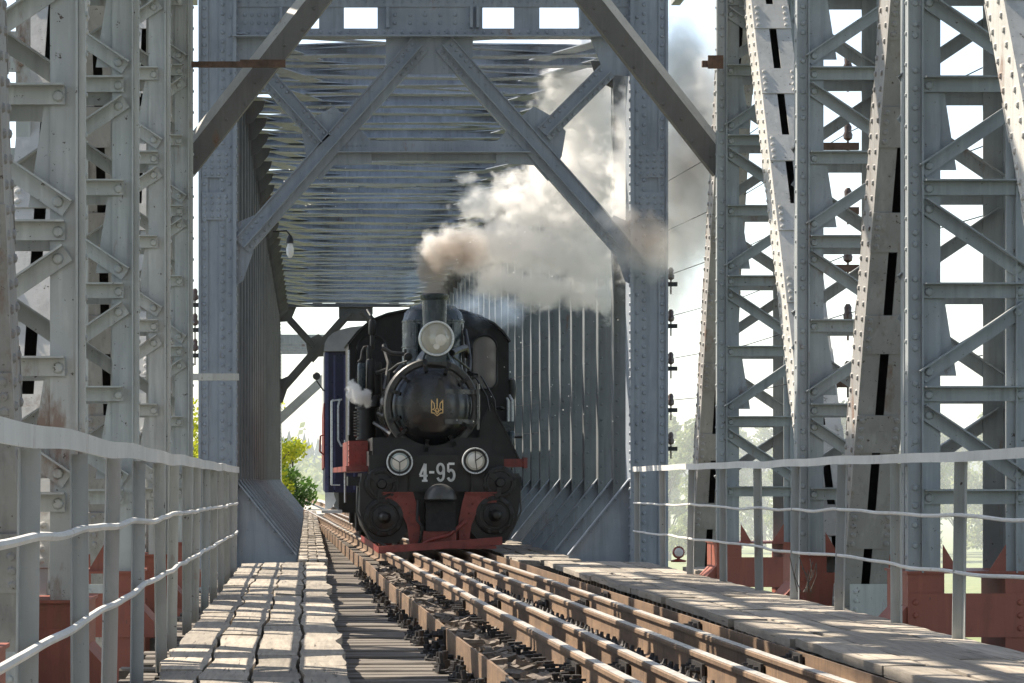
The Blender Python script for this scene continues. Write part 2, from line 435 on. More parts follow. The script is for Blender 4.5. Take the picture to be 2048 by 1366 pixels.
# sway knees of the end frame
for s in (1, -1):
    xi = SIDES[s]; T = MB(); zb, xo = 3.55, xi
    p0 = V((xi + s*.12, 31.9, 3.74-.12*1.27)); p1 = V((xi - s*2.6, 31.9, 3.74+2.6*1.27))
    d = (p1-p0).normalized(); up = V((0,0,1))
    # profile side axis = d x up (points to +-Y); up axis = perpendicular in the frame plane
    r = d.cross(up).normalized(); q = 1 if r.y > 0 else -1
    T.extr([(0,-.15),(q*.02,-.15),(q*.02,.08),(0,.08)], p0, p1)
    U_ = MB(); U_.extr([(0,.082),(q*.014,.070),(q*.13,.17),(q*.116,.182)], p0, p1)
    T.extr([(q*.02,-.15),(q*.16,-.15),(q*.16,-.135),(q*.02,-.135)], p0, p1)
    u2 = r.cross(d)
    for i in range(12):
        p = p0 + d*(.2+i*.27)
        T.rivet(p - u2*(.05+.06*(i%2)), (0,-1,0), .02)
    kb = T.build('knee_brace', KNEE, near); U_.build('flange', STEEL_W, kb)
# rusty rails of old inspection gear
T = MB(); a, b = W(383,129,31.5), W(571,129,31.5); T.beam(a, b, .07, .062); T.beam(W(480,121,31.5), W(571,121,31.5), .02, .02)
T.build('inspection_bar', RUST, near)
T = MB(); a, b = W(1404,128,31.5), W(1445,128,31.5); T.beam(a, b, .06, .07); T.bx((a.x+.06, b.x), (31.44,31.46), (a.z-.06, a.z+.09)); T.build('inspection_bar', RUST, near)
T = MB(); a, b = W(384,754,36.6), W(478,754,36.6); T.beam(a, b, .08, .09); T.build('inspection_bar', STEEL, near)

# ------------------------------------------------------------------ far span with the portal
farb = empty('truss_bridge', (1.67, 38.5, -1.2), 'blue-grey portal and tunnel-like truss span around the steam train', 'bridge')
D0, PN, NP = 38.5, 2.13, 28
XL, XR = -1.02, 4.45
ZR = 6.13
# posts
def make_post(s):
    xi = XR if s > 0 else XL; X = lambda a: xi+s*a; B = MB()
    B.bx((X(.03), X(.42)), (0, .016), (-1.75, 6.9)); B.bx((X(0), X(.016)), (-.06, .26), (-1.75, 6.4)); B.bx((X(.40), X(.42)), (.016, .4), (-1.75, 6.9))
    B.bx((X(.016), X(.09)), (-.014, -.0), (-1.75, 6.3))
    for k in range(30): B.rivet((X(.06), -.014, -1 + k*.24), (0,-1,0), .02, 5)
    return B
def make_knee(s):
    xi = XR if s > 0 else XL; X = lambda a: xi - s*a; B = MB()
    B.plate([(X(0), .0), (X(0), -1.3), (X(.86), -1.3), (X(.84), -1.05)], .05, .064)
    p0, p1 = V((X(0), .057, .015)), V((X(.85), .057, -1.04))
    B.beam(p0, p1, .16, .018)
    for k in range(7):
        p = p0.lerp(p1, .08+k*.14); B.rivet(p+V((0,-.03,-.05)), (0,-1,0), .018, 5)
    return B
def make_haunch(s):
    xi = XR if s > 0 else XL; X = lambda a: xi - s*a; B = MB()
    B.plate([(X(0), ZR), (X(.32), ZR), (X(.28), ZR-.14), (X(.12), ZR-.34), (X(.0), ZR-.4)], .05, .066)
    return B
pm = {s: (make_post(s), make_knee(s), make_haunch(s)) for s in (1, -1)}
pr = {}
for s in (1, -1):
    for i in range(1, NP+1):
        if i == 1:
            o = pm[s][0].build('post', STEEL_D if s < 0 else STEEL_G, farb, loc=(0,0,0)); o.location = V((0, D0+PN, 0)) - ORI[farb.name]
            k = pm[s][1].build('knee_plate', STEEL_B, None); k.parent = o
            h = pm[s][2].build('haunch', STEEL_D, None); h.parent = o
            pr[s] = o
        else: copy_tree(pr[s], farb, (0, (i-1)*PN, 0))
# roof beams: four bent variants
bm_ = []
for q in range(4):
    rr = random.Random(q+3); B = MB()
    xs = [XL+.0, XL+.75, .6, 1.7, 2.8, XR-.75, XR]
    zz = [ZR + rr.uniform(-.022, .022) for _ in xs]; zz[0] = zz[-1] = ZR + .03
    yy = [rr.uniform(-.02, .02) for _ in xs]
    hh = [.07, .15, .17, .18, .17, .15, .07]
    for i in range(len(xs)-1):
        a, b = (xs[i], yy[i], zz[i], hh[i]), (xs[i+1], yy[i+1], zz[i+1], hh[i+1])
        vs = []
        for x, y, z, h in (a, b): vs += [(x, y, z), (x, y+.014, z), (x, y+.014, z+h), (x, y, z+h)]
        B.add(vs, [(0,3,7,4),(1,5,6,2),(0,4,5,1),(3,2,6,7),(0,1,2,3),(4,7,6,5)])
        for dz0, w in ((0, .13), (1, .11)):
            vs = []
            for x, y, z, h in (a, b):
                zf = z + (h if dz0 else 0); vs += [(x, y-w, zf-.004), (x, y+w, zf-.004), (x, y+w, zf+.016), (x, y-w, zf+.016)]
            B.add(vs, [(0,4,5,1),(3,2,6,7),(0,3,7,4),(1,5,6,2),(0,1,2,3),(4,7,6,5)])
    for x in (XL+.8, XL+1.2, 1.3, 2.0, 2.2, XR-1.1, XR-.8): B.rivet((x, -.004, ZR+.13), (0,-1,0), .022)
    for x in (.35, 1.15, 2.35, 3.2): B.bx((x-.06, x+.06), (-.014, -.002), (ZR-.005, ZR+.14))
    bm_.append(B)
rb = []
for i in range(1, 2*NP-1):
    q = i % 4
    if i < 5:
        o = bm_[q].build('cross_beam', STEEL_R, farb, loc=(0,0,0)); o.location = V((0, D0+.6+i*PN/2, 0)) - ORI[farb.name]; rb.append(o)
    else:
        o = rb[q-1 if q else 3].copy(); COL.objects.link(o); o.parent = farb; o.location = V((0, D0+.6+i*PN/2, rnd.uniform(-.05,.05))) - ORI[farb.name]
    o.rotation_euler = (0, rnd.uniform(-.006,.006), rnd.uniform(-.01,.01))
B = MB(); B.beam((XL, 0, ZR+.05), (XR, PN, ZR+.05), .16, .014); B.beam((XR, 0, ZR+.10), (XL, PN, ZR+.10), .16, .014)
B.beam((XL, 0, ZR+.05), (XL+1.1, PN, ZR+.0), .3, .014); B.beam((XR, 0, ZR+.05), (XR-1.1, PN, ZR+.0), .3, .014)
lb = B.build('lateral_brace', STEEL_R, farb, loc=(0,0,0)); lb.location = V((0, D0, 0)) - ORI[farb.name]
for i in range(1, NP): o = lb.copy(); COL.objects.link(o); o.parent = farb; o.location = V((0, D0+i*PN, 0)) - ORI[farb.name]
for s in (1, -1):
    xi = XR if s > 0 else XL
    T = MB(); T.bx((xi+s*.05, xi+s*.5), (D0+.6, 99), (6.9, 7.3)); T.bx((xi+s*.22, xi+s*.3), (D0+.6, 99), (ZR-.1, 6.9)); T.build('top_chord', STEEL_B, farb)
    T = MB(); T.bx((xi+s*.05, xi+s*.5), (D0-.3, 99), (-2.3, -1.75)); T.build('bottom_chord', STEEL_B, farb)
for x in (.3, 2.9):
    T = MB(); T.bx((x-.12, x+.12), (38, 99), (-2.2, -1.5)); T.build('stringer', STEEL_D, farb)
# the portal frame
def portal(D, parent, mat):
    P = lambda px, py: (W(px, py, D0).x, W(px, py, D0).z)
    dz = D - D0
    def fl(mb, name, m=mat):
        return mb.build(name, m, parent)
    y = D
    # posts
    for s in (1, -1):
        B = MB(); m_ = lambda px: px if s < 0 else 1732.5-px
        x = lambda px: P(m_(px), 0)[0]
        B.bx((x(402), x(470)), (y, y+.018), (-1.75, 7.4))
        B.bx((x(400), x(416)), (y-.022, y-.002), (-1.75, 7.4)); B.bx((x(438), x(458)), (y-.022, y-.002), (-1.75, 7.4))
        B.bx((x(466), x(473)), (y-.09, y+.5), (-1.75, 7.4)); B.bx((x(397), x(402)), (y-.05, y+.5), (-1.75, 7.4))
        B.bx((x(452), x(466)), (y-.035, y-.024), (-1.75, 7.4))
        for k in range(66):
            z = -1.15 + k*.128
            B.rivet((x(409), y-.022, z), (0,-1,0), .03); B.rivet((x(445), y-.022, z+.05), (0,-1,0), .03)
            if k % 2: B.rivet((x(459), y-.035, z), (0,-1,0), .027)
            B.rivet((x(473), y-.05, z), (-s,0,0), .03, 6)
        for z0 in (W(0,440,D0).z, W(0,370,D0).z + .1):
            B.bx((x(404), x(462)), (y-.036, y-.0225), (z0, z0+.38))
            for i in range(4):
                for j in range(4): B.rivet((x(410+i*14), y-.036, z0+.05+j*.09), (0,-1,0), .028)
        fl(B, 'portal_post')
        K = pm[s][1]; B = MB(); B.v = [p + V((0,D+.02,0)) for p in K.v]; B.f = K.f; fl(B, 'knee_plate')
    # head beam with openings
    B = MB()
    def rect(a, b, c, d, y0=0., y1=.018):
        (xa, za), (xb, zb) = P(a, c), P(b, d); B.bx((xa, xb), (y+y0, y+y1), (za, zb))
    rect(465, 1270, 57, 73); rect(465, 1270, -25, 15)
    for a, b in ((465, 580), (638, 688), (755, 965), (1028, 1079), (1157, 1270)): rect(a, b, 15, 57)
    (xa, za), (xb, zb) = P(465, 73), P(1270, 73)
    B.bx((xa, xb), (y-.14, y+.16), (za-.018, za-.001)); B.bx((xa, xb), (y-.014, y-.001), (za+.0, za+.11))
    B.bx((xa, xb), (y-.14, y+.16), (P(0,-25)[1], P(0,-25)[1]+.018)); B.bx((xa, xb), (y-.014, y-.001), (P(0,14)[1], P(0,-6)[1]))
    for px in (562, 775, 942, 955, 1160): xx = P(px, 0)[0]; B.bx((xx-.02, xx+.02), (y-.09, y-.001), (za+.112, P(0,14)[1]-.001))
    for k in range(44):
        xx = xa + .1 + k*(xb-xa-.2)/43
        B.rivet((xx, y-.014, za+.06), (0,-1,0), .026); B.rivet((xx, y-.014, P(0,4)[1]), (0,-1,0), .02)
    for px0, px1 in ((490, 560), (790, 940), (1180, 1250)):
        for i in range(6):
            for py in (30, 46): B.rivet((P(px0+(px1-px0)*i/5, 0)[0], y, P(0, py)[1]), (0,-1,0), .028)
    fl(B, 'head_beam')
    # gussets
    class GS:
        def plate(self, *a):
            B = MB(); B.plate(*a); fl(B, 'gusset_plate')
    B = GS()
    for s in (1, -1):
        m_ = lambda a: [P(px if s < 0 else 1736-px, py) for px, py in a]
        B.plate(m_([(467,74),(556,74),(534,128),(508,150),(474,152)]), y+.02, y+.034)
        B.plate(m_([(604,262),(632,232),(668,212),(700,238),(742,282),(744,326),(668,330),(640,362),(612,312)]), y+.02, y+.034)
        B.plate(m_([(472,446),(508,430),(524,452),(486,562),(472,570)]), y+.02, y+.034)
    B.plate([P(*a) for a in ((772,74),(946,74),(946,112),(918,148),(806,148),(772,128))], y+.02, y+.034)
    # braces
    def brace(px0, py0, px1, py1, w, name='portal_brace'):
        B = MB(); p0 = V((P(px0,py0)[0], y, P(px0,py0)[1])); p1 = V((P(px1,py1)[0], y, P(px1,py1)[1]))
        if p0.x > p1.x: p0, p1 = p1, p0
        # d x up = -Y for a left-to-right bar
        B.extr([(0,-w/2),(.016,-w/2),(.016,w/2),(0,w/2)], p0, p1)
        B.extr([(.016,-.045),(.13,-.045),(.13,-.030),(.016,-.030)], p0, p1)
        B.extr([(.016,w/2-.015),(.05,w/2-.015),(.05,w/2),(.016,w/2)], p0, p1)
        B.extr([(-.15,-w/2),(0,-w/2),(0,-w/2+.014),(-.15,-w/2+.014)], p0, p1)
        d = (p1-p0).normalized(); u = V((0,-1,0)).cross(d); L = (p1-p0).length
        for e in (0, 1):
            for i in range(5):
                q = p0 + d*(.08+i*.1) if e == 0 else p1 - d*(.08+i*.1)
                for h in (.07, -.1): B.rivet(q + V((0,-.016,0)) + V((0,0,0)) + u*h*(-1 if u.z<0 else 1), (0,-1,0), .028)
        for i in range(int(L/.55)):
            q = p0 + d*(.8+i*.5)
            if (q-p1).length > .8: B.rivet(q + V((0,-.016,0)) + u*(.06), (0,-1,0), .014)
        return fl(B, name)
    brace(840, 88, 484, 492, .29); brace(888, 88, 1252, 500, .29)
    brace(520, 140, 648, 282, .25); brace(1216, 140, 1088, 268, .25)
    B = MB(); xa, xb = P(676,0)[0], P(1060,0)[0]; z1, z0 = P(0,282)[1], P(0,304)[1]
    B.bx((xa, xb), (y+.004, y+.02), (z0, z1)); B.bx((xa, xb), (y-.12, y+.18), (z0-.016, z0-.001)); 
    B.bx((xa+.03, xb-.03), (y+.1, y+.112), (z0-.11, z0-.017))
    for i in range(6):
        for e in (xa+.08+i*.06, xb-.08-i*.06): B.rivet((e, y+.004, z1-.06), (0,-1,0), .017)
    fl(B, 'portal_strut')
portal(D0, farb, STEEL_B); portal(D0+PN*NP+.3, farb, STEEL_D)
# lamp under the roof, hung from the left
T = MB(); a = W(580,470,40.2)
T.tube([a+V((-.25,0,.05)), a+V((-.05,0,.06)), a+V((0,0,.0))], .012); T.lathe([(.02,.0),(.05,-.06),(.055,-.12)], a, n=12)
lampo = T.build('lamp', SOOT, None, loc=a); tag(lampo, 'small glass bulb lamp hanging beside the left portal brace', 'lamp')
T = MB(); T.lathe([(.03,-.12),(.055,-.2),(.05,-.28),(.02,-.33)], a, n=14); T.build('bulb', WHITE, lampo)
# third span beyond
third = empty('truss_bridge', (1.2, 104, -1.2), 'pale sunlit end frame of a further span seen beyond the train, far left', 'bridge')
B = MB()
for i in range(5):
    D = 106 + i*2.2
    B.bx((XL-.3, XR), (D, D+.2), (5.2-.0*i, 5.55)); 
B.build('cross_beam', STEEL, third)
B = MB(); B.bx((XL-.5, XL-.1), (104, 116), (-1.4, 6)); B.build('post', STEEL, third)
B = MB(); B.bx((XR+.1, XR+.5), (104, 116), (-1.4, 6)); B.build('post', STEEL, third)
B = MB(); B.beam((XL-.2, 105.8, 2.2), (XL+3.2, 105.8, 5.3), .3, .34); B.build('portal_brace', STEEL, third)
B = MB(); B.beam((XR+.2, 105.8, 2.2), (XR-3.2, 105.8, 5.3), .3, .34); B.build('portal_brace', STEEL, third)
# pier between the spans
B = MB(); B.bx((-2.2, 5.6), (36.2, 39.2), (-10.5, -2.6)); B.bx((-2.6, 6.0), (35.9, 39.5), (-2.6, -2.34))
tag(B.build('bridge_pier', plain('pier_stone', (.3,.28,.25), .9, 0, .3, .4, 2, obj=False), None, loc=(1.7, 37.7, -10.5)), 'stone pier under the joint of the two spans', 'pier')
# ------------------------------------------------------------------ deck: sleepers, rails, boardwalks
rnd = random.Random(11)
ZTIE = -1.25
tm = []
for q in range(5):
    B = MB(); a = rnd.uniform(-1.22,-1.08); n = 9; w = rnd.uniform(.105,.125)
    xs = [a + (4.5-a)*i/(n-1) for i in range(n)]
    pr_ = []
    B.sweep([(-w,-.2),(w,-.2),(w,-.012),(w-.012,0),(-w+.012,0),(-w,-.012)], [(x, rnd.uniform(-.006,.006), rnd.uniform(-.006,.006)) for x in xs])
    tm.append(B)
tp = []
for i in range(252):
    D = 12.2 + i*.345
    q = i % 5
    if i < 5: o = tm[q].build('sleeper', TIE, None); tp.append(o)
    else: o = tp[q].copy(); COL.objects.link(o)
    o.location = (rnd.uniform(-.04,.04), D, ZTIE + rnd.uniform(-.008,.004)); o.rotation_euler = (0, 0, rnd.uniform(-.006,.006))
    tag(o, 'dark weathered timber sleeper lying crosswise under the rails and boardwalks', 'sleeper', 'sleepers across the bridge deck')
def railline(x40, m, name, label, prof, mat, zb, grp, D1=190, topm=None, amp=.007, seed=1):
    path = []; D = 9.0
    while D < D1:
        path.append((x40 + m*(40-D) + amp*(noise.noise((D*.23, seed*7.3, 0))*2), D, zb + amp*1.6*noise.noise((D*.19, seed*3.1, 5))))
        D += .75 if D < 60 else 6
    B = MB(); B.sweep(prof, path)
    o = B.build(name, mat, None, loc=(x40, 40, zb)); tag(o, label, 'rail', grp)
    return o, path
RP = [(-.07,0),(.07,0),(.07,.012),(.014,.03),(.009,.05),(.009,.14),(.034,.15),(.035,.174),(.028,.18),(-.028,.18),(-.035,.174),(-.034,.15),(-.009,.14),(-.009,.05),(-.014,.03),(-.07,.012)]
def head(o, path, w=.0285):
    H = MB(); H.sweep([(-w,.1815),(w,.1815),(w,.1845),(-w,.1845)], path); H.build('rail_head', RAILT, o)
def plates(o, path, side, every=1):
    """fishplates with bolts at the joints"""
    for D in (17.6, 26.3, 34.8):
        i = min(range(len(path)), key=lambda k: abs(path[k][1]-D)); p = V(path[i]); B = MB()
        for s in (-1, 1):
            B.bx((p.x+s*.014, p.x+s*.034), (p.y-.3, p.y+.3), (p.z+.035, p.z+.125))
            for q in (-.2, 0, .2): B.lathe([(.026,0),(.026,.03),(.014,.03),(.014,.06)], (p.x+s*.034, p.y+q, p.z+.08), (s,0,0), 6)
        B.build('fishplate', BOLT, o)
r1, p1 = railline(1.18, .0212, 'running_rail', 'rusty running rail under the near-left wheels, second raised steel line from the left boardwalk', RP, RAILW, ZTIE+.004, 'rails of the track', seed=1)
g1, pg1 = railline(1.565, .0178, 'guard_rail', 'inner guard rail with a row of dark studs on its right', RP, RAILW, ZTIE+.004, 'rails of the track', 98, seed=2)
g2, pg2 = railline(1.96, .0208, 'guard_rail', 'inner guard rail with the row of dark studs on its left', RP, RAILW, ZTIE+.004, 'rails of the track', 98, seed=3)
r2, p2 = railline(2.36, .0190, 'running_rail', 'rusty running rail nearest the right boardwalk', RP, RAILW, ZTIE+.004, 'rails of the track', seed=4)
for o, p in ((r1,p1),(g1,pg1),(g2,pg2),(r2,p2)): head(o, p); plates(o, p, 1)
LP_ = [(-.012,.0),(.13,.0),(.13,.014),(.004,.014),(.004,.17),(-.012,.17)]
aL, pL = railline(.70, .0157, 'edge_angle', 'rusty angle beam on edge beside the left boardwalk with black bolts along it', LP_, RAILW, ZTIE+.004, None, 98, seed=5, amp=.012)
aR, pR = railline(2.68, .0180, 'edge_angle', 'rusty angle beam on edge beside the right boardwalk', [(-x, z) for x, z in LP_], RAILW, ZTIE+.004, None, 98, seed=6)
def at(path, D):
    for a, b in zip(path, path[1:]):
        if a[1] <= D <= b[1]:
            f = (D-a[1])/(b[1]-a[1]); return V(a).lerp(V(b), f)
# black hook bolts outside the left angle
bt = []
for q in range(3):
    B = MB(); rr = random.Random(q)
    B.bx((-.05,.05),(-.05,.05),(0,.018)); B.lathe([(.036,.018),(.036,.06),(.018,.06),(.018,.10+.03*rr.random())], (rr.uniform(-.01,.01),0,0), (rr.uniform(-.12,.12),rr.uniform(-.1,.1),1), 6)
    B.bx((-.02,.10),(.05,.085),(.0,.03)); B.lathe([(.03,0),(.03,.05),(.014,.05),(.014,.08)], (.05+.02*rr.random(),.1,0), (.2,0,1), 6)
    bt.append(B)
bo = []
for i in range(92):
    if i > 6 and rnd.random() < .32: continue
    D = 12.9 + i*.262 + rnd.uniform(-.09,.09); p = at(pL, D) + V((-.085 - rnd.uniform(0,.09), 0, 0))
    if i < 3: o = bt[i].build('hook_bolt', BOLT, aL, loc=(0,0,0)); bo.append(o)
    else: o = bo[i%3].copy(); COL.objects.link(o); o.parent = aL
    o.location = p - ORI[aL.name]; o.rotation_euler = (0, 0, rnd.uniform(-1.6,1.6)); o.scale = (1, 1, rnd.uniform(.4, .95))
for path, D in ((pL, 14.9), (pL, 20.4), (pR, 17.5), (pR, 21.5), (pR, 27.)):      # clamps over the joints
    p = at(path, D); B = MB()
    for dy in (-.12, .12):
        for z in (.05, .12): B.lathe([(.035,0),(.035,.05),(.018,.05),(.018,.09)], p+V((-.012,dy,z)), (-1,0,0), 6)
    B.bx((p.x-.03, p.x-.013), (p.y-.2, p.y+.2), (p.z+.02, p.z+.165)); B.build('joint_clamp', BOLT, aL if path is pL else aR)
# spikes and plates beside the left running rail, studs between the guard rails
B = MB(); B.bx((-.17,.17),(-.08,.08),(0,.014)); B.bx((-.11,-.08),(-.015,.015),(.014,.06)); B.bx((-.115,-.06),(-.025,.025),(.06,.075)); B.bx((.08,.11),(-.015,.015),(.014,.05))
B.bx((-.15,-.12),(.03,.06),(.014,.055)); B.bx((-.16,-.11),(.02,.07),(.055,.07))
def row(proto, name, mat, parent, path, n, dx, D1, tilt=.2, step=.345):
    first = None
    for i in range(n):
        D = D1 + i*step; p = at(path, D) + V((dx + rnd.uniform(-.015,.015), rnd.uniform(-.04,.04), .002))
        if not first: o = first = proto.build(name, mat, parent, loc=(0,0,0))
        else: o = first.copy(); COL.objects.link(o); o.parent = parent
        o.location = p - ORI[parent.name]; o.rotation_euler = (rnd.uniform(-.06,.06), rnd.uniform(-.06,.06), rnd.uniform(-tilt,tilt))
row(B, 'tie_plate', BOLT, r1, p1, 80, -.0, 12.9)
row(B, 'tie_plate', BOLT, r2, p2, 80, 0, 12.9)
S = MB(); S.lathe([(.03,0),(.03,.05),(.018,.06),(.012,.09)], (0,0,0), (.15,.1,1), 6); S.bx((-.05,.05),(-.035,.035),(0,.02))
row(S, 'stud', BOLT, g1, pg1, 99, .17, 12.9, .5, .28)
row(S, 'stud', BOLT, g2, pg2, 99, -.13, 13.0, .5, .28)
row(S, 'stud', BOLT, aR, pR, 60, -.1, 13.0, .5, .345)
# chips, stones and bits of wood between the left angle and the running rail
B = MB(); rr = random.Random(9)
for i in range(520):
    D = 12.5 + (rr.random()**1.3)*26; a, b = at(pL, D), at(p1, D); f = .36+.5*rr.random()
    c = a.lerp(b, f); sz = (.03+.07*rr.random()**2, .014+.03*rr.random(), .008+.018*rr.random())
    M = Matrix.Translation(c + V((0, 0, sz[2]*.8+.02*rr.random()))) @ Matrix.Rotation(rr.uniform(-.9,.9), 4, 'Z') @ Matrix.Rotation(rr.uniform(-.5,.5), 4, 'X') @ Matrix.Rotation(rr.uniform(-.35,.35), 4, 'Y')
    k = [rr.uniform(.6, 1) for _ in range(8)]
    vs = [M @ V((sx*sz[0]*k[j], sy*sz[1]*k[-j-1], sz_*sz[2]*k[j])) for j, (sx, sy, sz_) in enumerate(((-1,-1,-1),(1,-1,-1),(1,1,-1),(-1,1,-1),(-1,-1,1),(1,-1,1),(1,1,1),(-1,1,1)))]
    B.add(vs, [(3,2,1,0),(4,5,6,7),(0,1,5,4),(1,2,6,5),(2,3,7,6),(3,0,4,7)])
for i in range(500):
    D = 12.5 + (rr.random()**1.3)*26; a, b = at(pg1, D), at(pg2, D); c = a.lerp(b, .25+.5*rr.random()); z = .02+.03*rr.random()
    B.bx((c.x-z, c.x+z), (c.y-z*1.6, c.y+z*1.6), (c.z-.1, c.z+z*.8))
tag(B.build('debris', STONE, None, smooth=False), 'loose chips, clips and bits of wood lying between the rails', 'debris', kind='stuff')

def plank(mb, x0, x1, y0, y1, z, t, rr, wob=.02, tilt=.007, shift=None):
    """a worn plank: wavy edges, slight cup and tilt"""
    n = max(3, int((y1-y0)/.16)); m = 4
    top, bot = [], []
    tx, ty = rr.uniform(-tilt, tilt), rr.uniform(-tilt, tilt); sd = rr.random()*100
    for j in range(n+1):
        f = j/n; y = y0 + (y1-y0)*f
        e0 = wob*noise.noise((y*1.9, sd, 0)); e1 = wob*noise.noise((y*1.9, sd+9, 0)); end = .010 if j in (0, n) else 0
        if shift: e0 += shift[0](y)-shift[2]; e1 += shift[1](y)-shift[3]
        for i in range(m+1):
            g = i/m; x = x0+e0 + (x1+e1-x0-e0)*g
            zz = z + tx*(g-.5) + ty*(f-.5) + .005*noise.noise((x*1.5, y*.6+sd, 3)) + .002*noise.noise((x*9, y*3+sd, 7)) - (.002 if i in (0, m) else 0) - end*.2
            top.append(V((x, y + (.018*noise.noise((x*6, sd, 2)) if j in (0, n) else 0), zz))); 
    o = len(mb.v); k = m+1
    bot = [V((p.x, p.y, z-t)) for p in top]
    vs = top + bot; N = len(top); fs = []
    for j in range(n):
        for i in range(m): fs.append((j*k+i, j*k+i+1, (j+1)*k+i+1, (j+1)*k+i))
        fs.append((j*k, (j+1)*k, N+(j+1)*k, N+j*k)); fs.append((j*k+m, N+j*k+m, N+(j+1)*k+m, (j+1)*k+m))
    for i in range(m):
        fs.append((i, N+i, N+i+1, i+1)); fs.append((n*k+i, n*k+i+1, N+n*k+i+1, N+n*k+i))
    mb.add(vs, fs)
ZW = -1.085
def walk(name, label, cols, Da, Db, seed, lens=(1.3, 2.6), z=ZW, wob=.03, live=False):
    rr = random.Random(seed); B = MB()
    for ci, (f0, f1) in enumerate(cols):
        D = Da + rr.uniform(0, .5)
        while D < Db:
            L = rr.uniform(*lens); e = min(D+L, Db + rr.uniform(-.2,.2))
            if e-D > .25:
                c = (D+e)/2; x0, x1 = f0(c), f1(c)
                plank(B, x0+.010, x1-.010, D+.006, e-.006, z + rr.uniform(-.007,.007), .065, rr, wob, shift=(f0, f1, x0, x1) if live else None)
            D += L
    o = B.build(name, WOOD, None, loc=(cols[0][0](20), 20, z)); tag(o, label, 'boardwalk', kind='structure'); return o
def cuts(fa, fb, n, rr_=None):
    return [((lambda i: lambda D: fa(D)+(fb(D)-fa(D))*i/n)(i), (lambda i: lambda D: fa(D)+(fb(D)-fa(D))*(i+1)/n)(i)) for i in range(n)]
def seam(i):
    return lambda D: -.87 + 1.09*i/4 + (.040*noise.noise((D*.75, i*5.1, 2)) + .022*noise.noise((D*1.9, i*3.3, 8)))*(1.3 if i in (0, 4) else 1)
walk('boardwalk', 'sun-striped boardwalk of worn grey planks on the left', [(seam(i), seam(i+1)) for i in range(4)], 8, 36.6, 1, (1.9, 4.4), wob=.012, live=True)
walk('boardwalk', 'wide boardwalk of grey planks along the right fence', cuts(lambda D: 3.20+.009*(32-D), lambda D: 4.52, 4), 9, 37.2, 2, (2.0, 4.2))
walk('boardwalk', 'narrow patchy boardwalk leading off beside the train on the left', cuts(lambda D: -.14, lambda D: .26, 3), 37.2, 98, 3, (.25, .55), wob=.03)
walk('boardwalk', 'grey planks between the track and the far right knee plates', cuts(lambda D: 2.86+.006*(38-D), lambda D: 3.72, 3), 37.4, 90, 4, (1.5, 3))
B = MB(); 
for i in range(80):
    D = 10.1+i*.345
    if D < 36.5: B.bx((-.9,.15),(D-.06,D+.06),(ZTIE+.002, ZW-.068))
    if D < 37: B.bx((3.3,4.5),(D-.06,D+.06),(ZTIE+.002, ZW-.068))
for i in range(176): B.bx((-.12,.24),(37.4+i*.345-.06,37.4+i*.345+.06),(ZTIE+.002, ZW-.068)); B.bx((2.9,3.7),(37.4+i*.345-.06,37.4+i*.345+.06),(ZTIE+.002, ZW-.068))
tag(B.build('walkway_bearers', TIE, None), None, None, kind='structure')
# odd planks outside the right fence and the small lantern that stands there
B = MB(); rr = random.Random(4)
for x0, x1, D in ((4.66,5.6,34.2),(4.7,5.7,34.7),(4.66,5.5,33.7)): B.bx((x0,x1),(D-.2,D+.22),(-1.15+rr.uniform(0,.03),-1.09))
tag(B.build('loose_planks', WOOD, None, loc=(5,34,-1.15)), 'loose planks on the ledge outside the right fence', 'planks')
B = MB(); c = W(1357,1124,34.6); B.lathe([(.0,0),(.09,.0),(.10,.02),(.02,.04),(.02,.06)], c, n=14)
lt = B.build('signal_lantern', LRED, None, loc=c); tag(lt, 'small round red and white signal disc low beyond the right fence', 'signal')
B = MB(); B.lathe([(.03,-.03),(.066,-.03),(.078,0),(.066,.03),(.03,.03)], c+V((0,0,.12)), (0,1,0), 18); B.build('rim', LRED, lt)
B = MB(); B.lathe([(.01,-.05),(.045,-.045),(.056,-.031)], c+V((0,0,.12)), (0,1,0), 18); B.build('lens', CREAM, lt)

